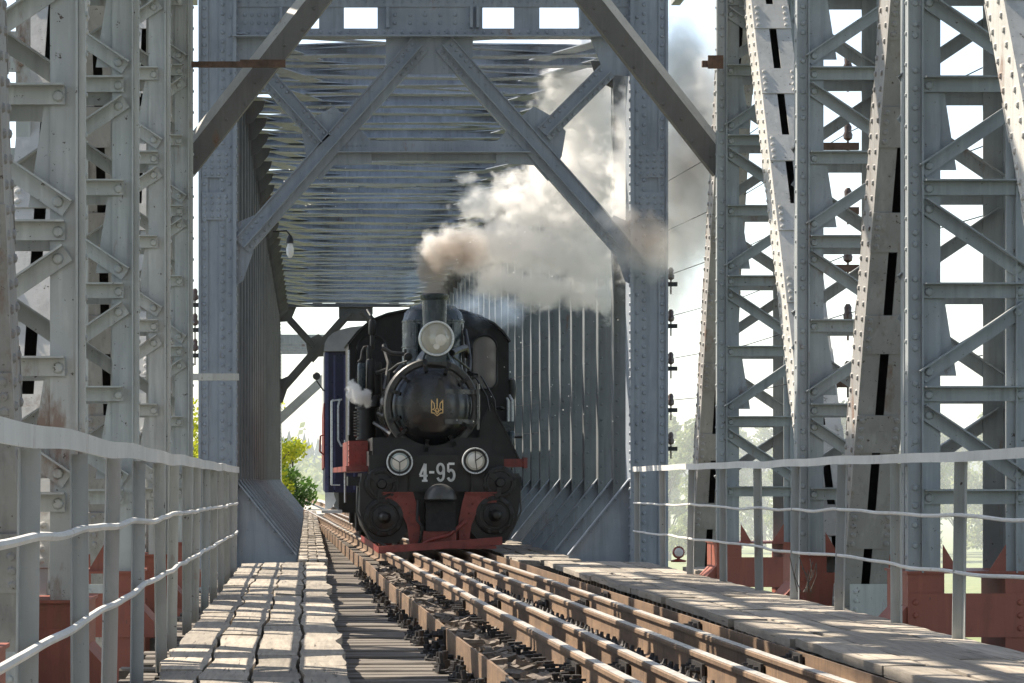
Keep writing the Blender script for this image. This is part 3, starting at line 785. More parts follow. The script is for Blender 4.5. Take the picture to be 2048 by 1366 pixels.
# ------------------------------------------------------------------ fences
def fence(x, Ds, label, side, ztop, rods, wob, first, rr_=.017, hh=.04):
    rr = random.Random(first); o = empty('guard_fence', (x, Ds[0], -1.1), label, 'fence')
    # handrail: bent flat angle
    D = Ds[0]-3.4; path = []
    while D < Ds[-1]+.5:
        path.append((x + wob*.5*noise.noise((D*.45, first, 1)), D, ztop + wob*noise.noise((D*.5, first, 4)) - .0007*(D-14))); D += .35
    H = MB(); H.sweep([(-.045,-hh),(-.035,-hh),(-.035,hh-.01),(.045,hh-.01),(.045,hh),(-.045,hh)] if side > 0 else [(.045,-hh),(.035,-hh),(.035,hh-.01),(-.045,hh-.01),(-.045,hh),(.045,hh)], path)
    H.build('handrail', FENCE_L, o)
    for D in Ds:
        B = MB(); lx, ly = rr.uniform(-.03,.03), rr.uniform(-.03,.03); w = .075
        p0 = V((x+lx+.0, D+ly, -1.28)); p1 = V((x, D, ztop-.04))
        q = -side
        B.extr([(0,-.037),(0,.037),(-.007,.037),(-.007,-.037)], p0, p1, (1,0,0))
        B.extr([(-.008,-.037*q),(-.075,-.037*q),(-.075,-.030*q),(-.008,-.030*q)], p0, p1, (1,0,0))
        B.build('post', FENCE if rr.random() < .55 else STEEL, o)
    for zr in rods:
        Bm = MB(); path = []; D = Ds[0]-3.2
        while D < Ds[-1]+.2:
            k = (D-Ds[0])/(Ds[1]-Ds[0]); fr = k - math.floor(k)
            sag = math.sin(math.pi*fr)*rr.choice([.0,.0,.01])
            path.append((x - side*.03 + .01*noise.noise((D*.8, zr*9, 1)), D, zr + wob*1.4*noise.noise((D*.33, zr*5, first)) + wob*.8*noise.noise((D*.9, zr*5, first+3)) - .03*abs(math.sin(math.pi*k))*abs(noise.noise((math.floor(k)*3.7, zr*3, first))) - .004*(D-14))); D += .3
        Bm.tube(path, rr_, 7); Bm.build('rod', FENCE_L, o)
    return o
fence(-.98, [9.8+2.1*i for i in range(14)], 'pale grey steel guard fence on the left with a crooked handrail and close upright posts', -1, .15, (-.22,-.60), .015, 3)
fence(4.45, [8.0, 10.2, 12.4, 14.6, 16.8, 19.0, 21.1, 23.2, 25.4, 27.6, 29.9, 32.3, 35.0, 37.7], 'pale grey steel guard fence on the right with two bent rods', 1, .165, (-.22,-.60), .02, 7, .0135, .034)
# ------------------------------------------------------------------ the steam locomotive
HEAD = math.atan(.0215)
LX, LD = 1.889, 40.7
loco = empty('steam_locomotive', (LX, LD, -1.06), 'black steam locomotive with red running gear, large round headlamp and number 4-95, facing the camera', 'locomotive', rz=HEAD, local=True)
def L(px, py, y):               # photograph point at local depth y -> local (x, z)
    s = F/(LD+y); return ((px-VX)/s - (LX-.0215*y), (VY-py)/s + 1.06)
def part(B, name, m, parent=None, smooth=True): return B.build(name, m, parent or loco, smooth=smooth)
AY = (0,1,0)
BC = L(875, 812, 1.3); bx_, bz_ = 0.0, BC[1]
# frame, boiler, smokebox
B = MB(); B.bx((-.55,.55),(.7,8.4),(.35,1.35)); B.bx((-.9,.9),(1.2,3.0),(.9,1.7)); part(B, 'frame', SOOT)
B = MB(); B.lathe([(.64,1.32),(.69,1.34),(.69,2.8),(.70,2.8),(.70,2.9),(.66,2.9),(.66,5.7)], (bx_,0,bz_), AY, 48); 
for y in (3.6, 4.4): B.lathe([(.66,y),(.668,y),(.668,y+.07),(.66,y+.07)], (bx_,0,bz_), AY, 48)
boil = part(B, 'boiler', BLACK)
B = MB(); B.lathe([(.60,1.30),(.60,1.24),(.63,1.215),(.70,1.215),(.72,1.24),(.72,1.38),(.69,1.38)], (bx_,0,bz_), AY, 56)
for i in range(28):
    q = 6.2832*i/28; B.rivet((bx_+.665*math.cos(q), 1.215, bz_+.665*math.sin(q)), (0,-1,0), .013)
part(B, 'smokebox_ring', GREY_I)
B = MB(); B.lathe([(.60,1.235),(.60,1.20),(.575,1.175),(.50,1.125),(.38,1.075),(.22,1.045),(.10,1.036),(.0,1.034)], (bx_,0,bz_), AY, 56); door = part(B, 'smokebox_door', BLACK)
H = MB()
for dz in (.21, -.24):          # hinge straps on the right-hand side
    pts = []
    for i in range(7):
        x = .18 + i*.085; r = math.hypot(x, dz); yy = 1.036 + .139*min(1.1, r/.575)**2.2 - .012
        pts.append((x, yy, bz_+dz))
    H.sweep([(-.012,-.035),(.012,-.035),(.012,.035),(-.012,.035)], pts)
H.tube([(.69,1.16,bz_-.36),(.69,1.16,bz_+.33)], .028); H.bx((.655,.72),(1.14,1.22),(bz_+.17,bz_+.25)); H.bx((.655,.72),(1.14,1.22),(bz_-.28,bz_-.2)); part(H, 'hinge', BLACK, door)
for q in (68, 100, 135, 160, 200, 222, 262, 300, 330, 38):
    H = MB(); a = R(q); c, s_ = math.cos(a), math.sin(a)
    p0 = V((bx_+.52*c, 1.12, bz_+.52*s_)); p1 = V((bx_+.69*c, 1.18, bz_+.69*s_)); H.beam(p0, p1, .055, .045, (0,-1,0)); H.lathe([(.03,0),(.03,-.06),(.012,-.06),(.012,-.1)], p0.lerp(p1,.5), AY, 6)
    part(H, 'clamp', SOOT, door)
# gilt trident
def stroke(B, pts, w, y, t=.012):
    for a, b in zip(pts, pts[1:]):
        a, b = V((a[0], y, a[1])), V((b[0], y, b[1])); d = (b-a).normalized(); B.beam(a-d*w*.35, b+d*w*.35, w, t, (0,1,0))
T = MB(); ex, ez = L(874, 815, 1.05); k = .0073; y = 1.018
Q = lambda a, b: (ex + a*k, ez + b*k)
stroke(T, [Q(0,17.5), Q(0,-3)], .017, y)
for s in (1, -1):
    stroke(T, [Q(s*11.5,15), Q(s*11.5,-11), Q(s*6,-11.5), Q(s*3.6,-14.5), Q(0,-17)], .015, y)
    stroke(T, [Q(s*11.5,14.5), Q(s*6.2,8), Q(s*5.2,-1), Q(s*8.5,-4.5), Q(s*11.5,-3.5)], .014, y)
    stroke(T, [Q(s*8.5,-4.5), Q(s*4,-6.5), Q(s*2.6,-10), Q(0,-13)], .013, y)
    stroke(T, [Q(0,-1), Q(s*3.4,-4), Q(s*2,-7), Q(0,-9)], .013, y)
part(T, 'emblem', GOLD)
# chimney, dome
cx, cz = L(869, 588, 1.95)
B = MB(); B.lathe([(.36,bz_+.58-cz),(.26,-.95),(.185,-.86),(.172,-.75),(.192,-.10),(.215,-.075),(.222,-.02),(.20,.0),(.165,.0),(.15,-.3)], (cx,1.95,cz), n=40); part(B, 'chimney', TEAL)
dx, dz = L(866, 606, 3.5)
B = MB(); B.lathe([(.56,bz_+.30-dz),(.515,-1.05),(.492,-.9),(.492,-.32),(.50,-.315),(.50,-.29),(.485,-.28),(.455,-.16),(.36,-.06),(.2,-.012),(.0,.0)], (dx,3.5,dz), n=48); dome = part(B, 'dome', TEAL)
B = MB(); B.lathe([(.497,-.72),(.502,-.715),(.502,-.70),(.497,-.695)], (dx,3.5,dz), n=48); B.bx((dx+.27,dx+.30),(3.03,3.12),(dz-1.0,dz-.35)); B.bx((dx-.3,dx-.27),(3.03,3.12),(dz-1.0,dz-.35)); part(B, 'strap', TEAL, dome)
B = MB()
B.tube([(dx+.43,3.3,dz-.35),(dx+.47,3.25,dz-.9),(dx+.5,3.2,dz-1.2)], .03); B.tube([(dx-.46,3.2,dz-.75),(dx-.46,3.15,dz-1.25)], .025); part(B, 'dome_pipe', GREY_I)
# headlamp
hx, hz = L(873, 677, 1.15); hr = .268
B = MB(); B.lathe([(.10,1.55),(.2,1.5),(.245,1.35),(.25,1.17)], (hx,0,hz), AY, 40); B.bx((hx-.15,hx+.15),(1.2,1.5),(bz_+.66,hz-.2)); B.tube([(hx-.16,1.22,hz-.2),(hx-.2,1.25,bz_+.7)], .02); B.tube([(hx+.16,1.22,hz-.2),(hx+.21,1.25,bz_+.7)], .02)
hl = part(B, 'headlamp', TEAL)
B = MB(); B.lathe([(hr-.035,1.20),(hr-.035,1.14),(hr-.022,1.125),(hr-.006,1.125),(hr,1.14),(hr,1.24),(hr-.035,1.24)], (hx,0,hz), AY, 48); part(B, 'rim', CHROME, hl)
B = MB(); B.lathe([(hr-.03,1.165),(.2,1.148),(.1,1.137),(0,1.133)], (hx,0,hz), AY, 40); part(B, 'lens', LENS, hl)
B = MB(); B.lathe([(.02,1.129),(.045,1.126),(.05,1.133)], (hx,0,hz-.12), AY, 14); B.lathe([(.0,1.128),(.07,1.130),(.09,1.139)], (hx+.06,0,hz-.02), AY, 20); part(B, 'reflector', LENSC, hl)
# cab
yc = 5.3
cab_out = [L(*p, yc) for p in ((697,905),(697,690),(716,666),(742,643),(775,630),(820,621),(870,619),(920,623),(955,633),(985,648),(1003,664),(1018,685),(1018,905))]
B = MB(); B.plate(cab_out, yc, 6.7); cab = part(B, 'cab', CABP, smooth=False)
B = MB(); ro = cab_out[1:-1]; 
for a, b in zip(ro, ro[1:]):
    pa, pb = V((a[0], 0, a[1])), V((b[0], 0, b[1])); B.beam(pa+V((0,yc-.12,.012)), pa+V((0,yc-.12,.012))+V((0,.001,0)), .01, .01)
B.sweep([(0,-.012),(0,.012),(.001,.012),(.001,-.012)], [(a[0]*1.012, yc+1.4, a[1]+.012) for a in ro]) 
B = MB()
vs = []; fs = []
for i, a in enumerate(ro):
    for yy in (yc-.10, 6.8):
        for o_ in (.004, .035): 
            c0 = V((0, 0, 2.4)); v = V((a[0],0,a[1])) - c0; v = v.normalized()*o_; vs.append(V((a[0]+v.x, yy, a[1]+v.z)))
n = len(ro)
for i in range(n-1):
    a, b = i*4, i*4+4; fs += [(a+1,b+1,b+3,a+3),(a,a+2,b+2,b),(a,b,b+1,a+1),(a+2,a+3,b+3,b+2)]
fs += [(0,1,3,2), ((n-1)*4,(n-1)*4+2,(n-1)*4+3,(n-1)*4+1)]
B.add(vs, fs); part(B, 'roof', SOOT, cab)
def oval(px0, px1, py0, py1, y, grow=0., cham=.5):
    (x0, z1), (x1, z0) = L(px0, py0, y), L(px1, py1, y); x0 -= grow; x1 += grow; z0 -= grow; z1 += grow; r = (x1-x0)/2; c = (x0+x1)/2; pts = []
    for i in range(13): q = math.pi*i/12; pts.append((c+r*math.cos(q), z1-r+r*math.sin(q)))
    rb_ = r*.75
    for i in range(7): q = math.pi/2*i/6; pts.append((x0+rb_-rb_*math.cos(q), z0+rb_-rb_*math.sin(q)))
    for i in range(7): q = math.pi/2*i/6; pts.append((x1-rb_+rb_*math.sin(q), z0+rb_-rb_*math.cos(q)))
    return pts
for k_, (px0, px1, py0, py1, m) in enumerate(((946, 992, 673, 776, GLASS_D), (716, 771, 672, 776, DARK))):
    B = MB(); B.plate(oval(px0, px1, py0, py1, yc), yc-.012, yc+.01); w = part(B, 'cab_window', m, cab)
    B = MB(); o1 = oval(px0, px1, py0, py1, yc, .02); path = [(a, yc-.02, b) for a, b in o1]; path.append(path[0]); B.tube(path, .022, 6); part(B, 'window_frame', SOOT, w)
for px in (1016, 1024):                                         # grab rails
    B = MB(); x, z1 = L(px, 800, yc); _, z0 = L(px, 845, yc); B.tube([(x,yc-.05,z0),(x,yc-.05,z1),(x-.03,yc+.1,z1+.08)], .022); part(B, 'grab_rail', CHROME)
for py0, py1, px in ((700, 870, 697.5), (880, 1005, 690)):
    B = MB(); x, z1 = L(px, py0, yc-.1); _, z0 = L(px, py1, yc-.1); B.tube([(x,yc-.1,z0),(x,yc-.1,z1)], .017); part(B, 'grab_rail', CHROME)
x, z = L(1022, 778, yc); B = MB(); B.lathe([(.0,-.2),(.07,-.16),(.1,0),(.07,.16),(0,.2)], (x+.02, yc+.2, z), n=16); part(B, 'mirror', SOOT)
# running boards, buffer beam, number
B = MB(); 
(x0, z1), (x1, z0) = L(697, 882, 2.4), L(735, 932, 2.4); B.bx((x0, x1), (2.2, 5.2), (z0, z1)); 
(x0, z1), (x1, z0) = L(694, 932, 1.2), L(738, 943, 1.2); B.bx((x0-.02, x1), (.9, 7.8), (z0, z1))
for i in range(3):
    for j in range(4): B.rivet((x0+.06+i*.1, 2.2, z1+.06+j*.09), (0,-1,0), .014)
part(B, 'running_board', LRED)
B = MB(); (x0, z1), (x1, z0) = L(985, 918, 1.2), L(1046, 934, 1.2); B.bx((x0, x1+.02), (.9, 7.8), (z0, z1)); B.bx((x1-.02,x1+.035),(.85,1.1),(z0-.02,z1+.02)); part(B, 'running_board', LRED)
B = MB(); B.plate([L(*p, 1.6) for p in ((950,900),(968,832),(984,806),(1040,921),(985,921))], 1.6, 1.63); B.plate([L(*p, 1.9) for p in ((800,905),(790,850),(758,905))], 1.9, 1.93)
a, b = L(984,806,1.6), L(1040,921,1.6); B.beam((a[0],1.6,a[1]), (b[0],1.6,b[1]), .06, .02, (1,0,0)); B.bx((-.95,.95),(1.35,2.6),(1.20,1.5)); part(B, 'front_plate', SOOT)
(x0, z1), (x1, z0) = L(738, 910, .6), L(1008, 985, .6)
B = MB(); B.bx((x0, x1), (.6, .9), (z0, z1)); B.bx((x0-.3, x1+.3), (.95, 1.6), (z0+.1, z1-.32)); B.bx((x0+.1, x1-.1), (.9, 1.5), (z0+.1, z1-.06))
for i in range(9): B.rivet((x0+.1+i*(x1-x0-.2)/8, .6, z0+.06), (0,-1,0), .018)
part(B, 'buffer_beam', SOOT)
(x0, z1), (x1, z0) = L(818, 911, .58), L(937, 983, .58)
B = MB(); B.bx((x0, x1), (.575, .598), (z0, z1)); npl = part(B, 'number_plate', SOOT)
B = MB(); yn = .562
def glyph(strokes, cx, w=6.0):
    for a, b, ww in strokes:
        (xa, za), (xb, zb) = L(cx+a[0], 944.5+a[1], .56), L(cx+b[0], 944.5+b[1], .56); B.beam((xa, yn, za), (xb, yn, zb), ww*1.15/135, .012, (0,1,0))
glyph([((-6,6),(4,-17),4),((4,-17),(4,16),5.5),((-7,7),(9,7),3.6),((-2,17),(9,17),3.4)], 846)
glyph([((-5,0),(5,0),4.2)], 863.5)
def arc(cx, c, rx, rz, a0, a1, w, n=10):
    pts = [(c[0]+rx*math.cos(R(a0+(a1-a0)*i/n)), c[1]-rz*math.sin(R(a0+(a1-a0)*i/n))) for i in range(n+1)]
    for p, q in zip(pts, pts[1:]):
        d = V((q[0]-p[0], q[1]-p[1])).normalized()*.8; glyph([((p[0]-d.x,p[1]-d.y),(q[0]+d.x,q[1]+d.y),w)], cx)
arc(881, (0,-7), 6.3, 9.5, 0, 360, 4.2, 20); glyph([((6.3,-8),(6.3,6),4.6)], 881); arc(881, (0,6.5), 6.3, 10, 0, -150, 4.2)
glyph([((-5,-17),(7,-17),4),((-5.6,-17),(-5.6,-2),3.6)], 902); arc(902, (0,6), 6.5, 10.5, 140, -150, 4.4, 16)
part(B, 'numerals', WHITE, npl, smooth=False)
# marker lamps
for px, py, m in ((799.5, 924.5, LENS2), (951, 921.5, LENS)):
    x, z = L(px, py, .35); r = .196
    B = MB(); B.lathe([(.12,.6),(.17,.52),(.175,.38)], (x,0,z), AY, 32); ml = part(B, 'marker_lamp', SOOT)
    B = MB(); B.lathe([(r-.022,.40),(r-.022,.36),(r-.012,.348),(r-.003,.348),(r,.36),(r,.42),(r-.022,.42)], (x,0,z), AY, 40); part(B, 'rim', CHROME, ml)
    B = MB(); B.lathe([(r-.018,.385),(.1,.375),(0,.370)], (x,0,z), AY, 36); part(B, 'lens', m, ml)
    B = MB(); B.lathe([(0,.366),(.07,.368),(.11,.3725)], (x,0,z), AY, 28); part(B, 'reflector', LENSC, ml)
    B = MB()
    for q in (90, 210, 330) if m is LENS2 else (100, 215, 270):
        B.tube([(x,.352,z),(x+(r-.01)*math.cos(R(q+180)),.352,z+(r-.01)*math.sin(R(q+180)))], .006, 5)
    part(B, 'guard_wire', SOOT, ml)
# central coupler
x, z = L(880, 990, .3)
B = MB(); vs = []; n_ = 17; prof = [(.01,-.10),(.09,-.09),(.16,-.05),(.205,.02),(.232,.12),(.24,.25),(.2,.27),(.2,.6)]
for r, h in prof:                                               # hood: upper half of a dish
    vs += [V((x + r*math.cos(math.pi*i/(n_-1)), h, z - .06 + r*.95*math.sin(math.pi*i/(n_-1)))) for i in range(n_)]
B.add(vs, [(k*n_+i, k*n_+i+1, (k+1)*n_+i+1, (k+1)*n_+i) for k in range(len(prof)-1) for i in range(n_-1)] + [(k*n_, (k+1)*n_, (k+1)*n_+n_-1, k*n_+n_-1) for k in range(len(prof)-1)])
cp = part(B, 'buffer', GREY_I)
B = MB(); (x0, z1), (x1, z0) = L(851, 1005, .4), L(910, 1062, .4); B.bx((x0,x1),(.25,.7),(z0,z1)); part(B, 'coupler_box', DARK)
B = MB(); (x0, z1), (x1, z0) = L(846, 1062, .35), L(912, 1086, .35); B.bx((x0,x1),(.3,.6),(z0,z1)); B.tube([(x1+.15,.35,z1+.15),(x1-.1,.25,z1-.05),(x0+.1,.22,z1-.13),(x0,.25,z0)], .03); part(B, 'drawbar', LRED)
B = MB(); B.tube([(L(836,1000,.3)[0],.3,L(836,1000,.3)[1]),(L(834,1040,.25)[0],.25,L(834,1040,.25)[1]),(L(846,1055,.2)[0],.2,L(846,1055,.2)[1]),(L(838,1088,.25)[0],.25,L(838,1088,.25)[1])], .022); part(B, 'brake_hose', SOOT)
# red brackets and plough
for s in (1, -1):
    m_ = (lambda q: q) if s > 0 else (lambda q: 1757-q)
    B = MB(); pts = [L(m_(a), b, .45) for a, b in ((762,990),(780,984),(826,984),(832,1004),(840,1040),(838,1092),(820,1094),(814,1050),(802,1024),(788,1006),(764,1005))]
    B.plate(pts, .45, .48); a, b = L(m_(762),1005,.45), L(m_(826),984,.45); B.bx((a[0],b[0]),(.40,.75),(b[1]-.02,b[1]+.0))
    for px, py in ((812,1008),(818,1026),(826,1048),(828,1070),(772,998),(782,996),(792,994)): x, z = L(m_(px), py, .45); B.rivet((x,.45,z), (0,-1,0), .018)
    part(B, 'front_bracket', LRED)
B = MB(); a0, a1 = L(757,1093,-.1), L(757,1107,-.1); b0, b1 = L(1003,1073,.5), L(1003,1089,.5); c0, c1 = L(722,1070,1.2), L(722,1082,1.2)
def bar(p, q, r, s_, yp, yq, t=.05):
    B.add([(p[0],yp,p[1]),(q[0],yp,q[1]),(s_[0],yq,s_[1]),(r[0],yq,r[1]),(p[0],yp+t,p[1]),(q[0],yp+t,q[1]),(s_[0],yq+t,s_[1]),(r[0],yq+t,r[1])], [(0,1,2,3),(7,6,5,4),(0,3,7,4),(1,5,6,2),(0,4,5,1),(3,2,6,7)])
bar(a0, a1, b0, b1, -.1, .35); bar((c0[0],c0[1]), (c1[0],c1[1]), a0, a1, 1.2, -.1); B.bx((a0[0]+.1, b0[0]-.1),(.2,.6),(a1[1]+.06,a1[1]+.1)); part(B, 'track_plough', LRED)
# cylinders
for s in (1, -1):
    xv, zv = L(763, 968, .5) if s < 0 else L(1000, 965, .5); xc, zc = L(768, 1034, .45) if s < 0 else L(990, 1030, .45)
    B = MB(); xo = xc + s*.36
    pts = [(xc-s*.34, 1.16), (xv+s*.29, 1.16), (xv+s*.32, 1.0), (xo, .62), (xo-s*.05, .38), (xc+s*.15, .12), (xc-s*.2, .12), (xc-s*.36, .3)]
    B.plate(pts, .52, 1.9); cyl = part(B, 'cylinder', SOOT, smooth=False)
    B = MB(); B.lathe([(.0,.36),(.06,.36),(.075,.40),(.08,.46),(.165,.47),(.17,.44),(.205,.44),(.21,.46),(.245,.47),(.25,.53)], (xv,0,zv), AY, 32)
    for q in (20, 140, 260): B.beam((xv+.05*math.cos(R(q)),.43,zv+.05*math.sin(R(q))), (xv+.2*math.cos(R(q)),.43,zv+.2*math.sin(R(q))), .07, .06, AY)
    for i in range(6): q = R(i*60+15); B.lathe([(.028,.46),(.028,.41),(.014,.41),(.014,.37)], (xv+.215*math.cos(q),0,zv+.215*math.sin(q)), AY, 6)
    part(B, 'valve_cover', SOOT, cyl)
    B = MB(); B.lathe([(.0,.20),(.045,.21),(.07,.25),(.085,.34),(.10,.40),(.17,.42),(.175,.475),(.215,.475),(.22,.43),(.235,.43),(.285,.45),(.295,.53)], (xc,0,zc), AY, 36); B.bx((xc-.09,xc+.09),(.33,.42),(zc+.06,zc+.13))
    for i in range(10): q = R(i*36); B.lathe([(.03,.455),(.03,.41),(.015,.41),(.015,.37)], (xc+.255*math.cos(q),0,zc+.255*math.sin(q)), AY, 6)
    part(B, 'cylinder_cover', SOOT, cyl)
    B = MB(); B.tube([(xc+s*.38,.6,.95),(xc+s*.40,.55,.6),(xc+s*.2,.5,.18),(xc-s*.1,.45,.06)], .016); part(B, 'drain_pipe', GREY_I, cyl)
# wheels and rods
for s in (1, -1):
    for y in (2.6, 3.9, 5.2, 6.5):
        B = MB(); xw = s*.62; B.lathe([(.0,-.05),(.12,-.05),(.12,.06),(0.12,.02),(.40,.02),(.40,.06),(.48,.06),(.50,-.03),(.52,-.07),(.40,-.07)], (xw, y, .49), (s,0,0), 32)
        for i in range(8): q = R(i*45); B.beam((xw, y+.1*math.cos(q), .49+.1*math.sin(q)), (xw, y+.41*math.cos(q), .49+.41*math.sin(q)), .05, .06, (1,0,0))
        part(B, 'wheel', LRED)
    B = MB(); B.bx((s*.72, s*.77), (2.5, 6.6), (.28,.38)); B.bx((s*.82, s*.87), (1.9, 4.0), (.36,.46)); part(B, 'coupling_rod', GREY_I)
# air pump on the left with its tanks and pipes
yp = 3.2
def vcyl(B, px0, px1, py0, py1, y, extra=0):
    (x0, z1), (x1, z0) = L(px0, py0, y), L(px1, py1, y); r = (x1-x0)/2; c = (x0+x1)/2
    B.lathe([(r*.8,z0),(r,z0+.02),(r,z1-.03),(r*.8,z1)], (c,y,0), n=24); return c, r, z0, z1
B = MB(); vcyl(B, 737, 752, 640, 670, yp); vcyl(B, 740, 749, 668, 700, yp); vcyl(B, 733, 744, 692, 722, yp); vcyl(B, 732, 750, 718, 800, yp); vcyl(B, 738, 764, 724, 790, yp+.15); vcyl(B, 740, 760, 790, 815, yp)
c, r, z0, z1 = vcyl(B, 714, 752, 815, 880, yp-.1)
B.lathe([(r+.02,z1-.02),(r+.03,z1-.02),(r+.03,z1+.01),(r+.02,z1+.01)], (c,yp-.1,0), n=24); B.lathe([(r+.01,z0),(r+.02,z0),(r+.02,z0+.03),(r+.01,z0+.03)], (c,yp-.1,0), n=24)
for i in range(9):
    zz = z0+.06+i*(z1-z0-.1)/9; B.lathe([(r,zz),(r+.022,zz+.008),(r+.022,zz+.02),(r,zz+.028)], (c-.03,yp-.05,0), n=20)
pump = part(B, 'air_pump', SOOT)
B = MB(); vcyl(B, 715, 731, 726, 784, yp-.05); vcyl(B, 720, 726, 783, 806, yp-.05); part(B, 'lubricator', TEAL, pump)
B = MB()
def pipe(pts, r, yy=None): B.tube([(L(a,b,y)[0], y, L(a,b,y)[1]) for a, b, y in pts], r, 7)
pipe([(736,693,yp),(728,694,yp),(724,702,yp),(722,718,yp),(716,724,yp)], .02); pipe([(742,640,yp),(741,632,yp),(734,620,yp+.4)], .015)
pipe([(764,696,yp),(772,700,yp),(782,706,yp),(798,708,yp),(812,708,yp)], .035); pipe([(752,746,yp),(768,741,yp),(782,736,yp)], .03); pipe([(782,738,yp),(784,728,yp)], .02)
pipe([(790,748,2.9),(800,738,2.9),(806,728,2.9)], .045); pipe([(768,752,yp),(776,751,yp)], .02); pipe([(770,814,2.4),(776,796,2.4),(782,780,2.4),(786,764,2.4)], .03); pipe([(772,820,2.4),(768,800,2.4),(778,772,2.4)], .02)
pipe([(748,846,2.8),(768,858,2.4),(786,872,2.0)], .028); pipe([(756,826,2.8),(770,834,2.6),(772,842,2.6),(790,844,2.4)], .03); pipe([(700,905,2.3),(703,882,2.3)], .02)
pipe([(768,690,3.4),(778,726,3.2),(770,780,3.0)], .04)
part(B, 'pipework', GREY_I, pump)
B = MB(); c, z = L(816, 714, 2.8); B.lathe([(.0,-.1),(.06,-.09),(.07,0),(.05,.05)], (c,2.8,z), AY, 14); part(B, 'valve_wheel', SOOT, pump)
# pipes and fittings on the right of the smokebox
B = MB()
pipe([(904,706,1.6),(918,699,2),(931,695,2.6),(934,712,2.8)], .05); pipe([(905,712,1.5),(926,728,1.8),(938,738,2.2)], .018); pipe([(930,660,3.4),(936,690,3),(940,720,2.6),(938,745,2.2)], .035)
pipe([(948,750,1.5),(962,772,1.4),(974,794,1.4),(979,822,1.4)], .014); pipe([(962,752,1.6),(976,776,1.5),(989,800,1.5),(991,820,1.5)], .014); pipe([(944,746,2),(956,748,2),(956,752,2),(944,756,2)], .02)
pipe([(926,775,1.3),(938,764,1.3),(942,752,1.3)], .025); pipe([(995,816,4.8),(1004,816,4.6),(1008,819,4.6)], .03); pipe([(1000,864,4.6),(1008,864,4.6),(1024,868,4.5)], .025); pipe([(1030,874,4.5),(1045,874,4.5)], .02)
part(B, 'pipework', SOOT)
B = MB(); (x0, z1), (x1, z0) = L(990, 843, 4.6), L(1028, 920, 4.6); B.bx((x0,x1),(4.5,5.2),(z0,z1)); vcyl(B, 1014, 1030, 862, 905, 4.5); part(B, 'tool_box', TEAL)
B = MB(); 
for dy in (0,.5): 
    x, z = L(1024, 930, 6+dy); B.tube([(x,6+dy,z),(x,6+dy,z-.9)], .018)
part(B, 'cab_step', SOOT)
# small fittings along the boiler
B = MB(); pipe([(778,742,2.0),(796,728,1.7),(815,722,1.5)], .015); B.tube([(.62*math.cos(R(q))*1.14, 1.7, bz_+.62*math.sin(R(q))*1.14) for q in range(20, 165, 8)], .016); part(B, 'handrail', GREY_I)

# ------------------------------------------------------------------ the coach behind
cy0 = 51.8
cX = LX - .0215*(cy0-LD)
coach = empty('passenger_coach', (cX, cy0, -1.06), 'dark blue railway coach with rounded grey roof coupled behind the locomotive', 'railway coach', rz=-.002, local=True)
def C(px, py, y=0): s = F/(cy0+y); return ((px-VX)/s - (cX+.002*y), (VY-py)/s + 1.06)
hw = -C(650.5, 800)[0]; ze = C(650, 704)[1]; zt = C(700, 652)[1]; zb = C(650, 985)[1]
out = [(-hw, zb), (-hw, ze)]
for i in range(15):
    q = math.pi*(1-i/14); out.append((hw*1.0*math.copysign(abs(math.cos(q))**.55, math.cos(q)), ze + (zt-ze)*math.sin(q)**.75))
out += [(hw, ze), (hw, zb)]
B = MB(); B.plate([(-hw, zb), (-hw, ze), (hw, ze), (hw, zb)], 0, 13); body = B.build('body', BLUE, coach, smooth=False)
B = MB(); B.plate([(a*1.02, b+.01) for a, b in out[1:-1]], -.12, 13.12); B.build('roof', ROOFG, coach)
B = MB()
for x in (-hw+.17, -hw+.36, -hw+.54): B.bx((x-.018, x+.018), (-.02, -.001), (zb+.05, ze-.06))
B.bx((-hw-.004, -hw+.06), (-.03, -.001), (zb, ze)); B.build('corner_post', plain('coach_blue_trim', (.06,.065,.15), .35), coach)
B = MB(); (_, z1), (_, z0) = C(648, 806), C(648, 935); B.bx((-hw-.03, -hw-.002), (.05, 12.9), (z0, z1)); B.build('red_side_band', LRED, coach)
B = MB(); B.bx((-hw-.03, -hw-.002), (.05, 12.9), (C(0,806)[1]+.01, ze)); B.build('pale_side_band', CREAM, coach)
B = MB()
def cp_(pts, r=.02): B.tube([(C(a,b)[0], -.1, C(a,b)[1]) for a, b in pts], r, 7)
cp_([(663,970),(663,802),(667,800)]); cp_([(679,800),(676,812),(676,880),(682,892),(692,892)]); cp_([(663,802),(684,799)], .016); cp_([(662,970),(680,970)], .012); B.build('handrail', CHROME, coach)
B = MB(); x, z = C(649, 890); B.tube([(-hw,.1,z+.2),(-hw-.09,.1,z+.17),(-hw-.10,.1,z-.12),(-hw,.1,z-.2)], .018); B.build('door_handle', LRED, coach)
B = MB(); (x0, z1), (x1, z0) = C(650, 985), C(672, 1018); B.plate([(x0,z1),(x1-.05,z1),(x1,z1-.15),(x1-.05,z0+.06),(x0+.1,z0),(x0,z0)], -.06, -.02); B.build('step_plate', CREAM, coach)
B = MB(); (x0, z1), (x1, z0) = C(643, 1020), C(684, 1026); B.bx((x0,x1),(-.3,.3),(z0,z1)); B.build('footstep', CREAM, coach)
B = MB(); B.bx((-hw+.25, hw-.1), (.1, 12.8), (.45, zb)); B.bx((-.75,.75),(.6,2.6),(.1,.6)); B.bx((-.75,.75),(10,12),(.1,.6)); B.build('underframe', SOOT, coach)
for y in (.9, 2.3, 10.3, 11.7):
    for s in (1,-1): B = MB(); B.lathe([(.0,-.05),(.34,-.05),(.37,-.07),(.37,.05),(.1,.03),(0,.03)], (s*.62, y, .36), (s,0,0), 24); B.build('wheel', SOOT, coach)
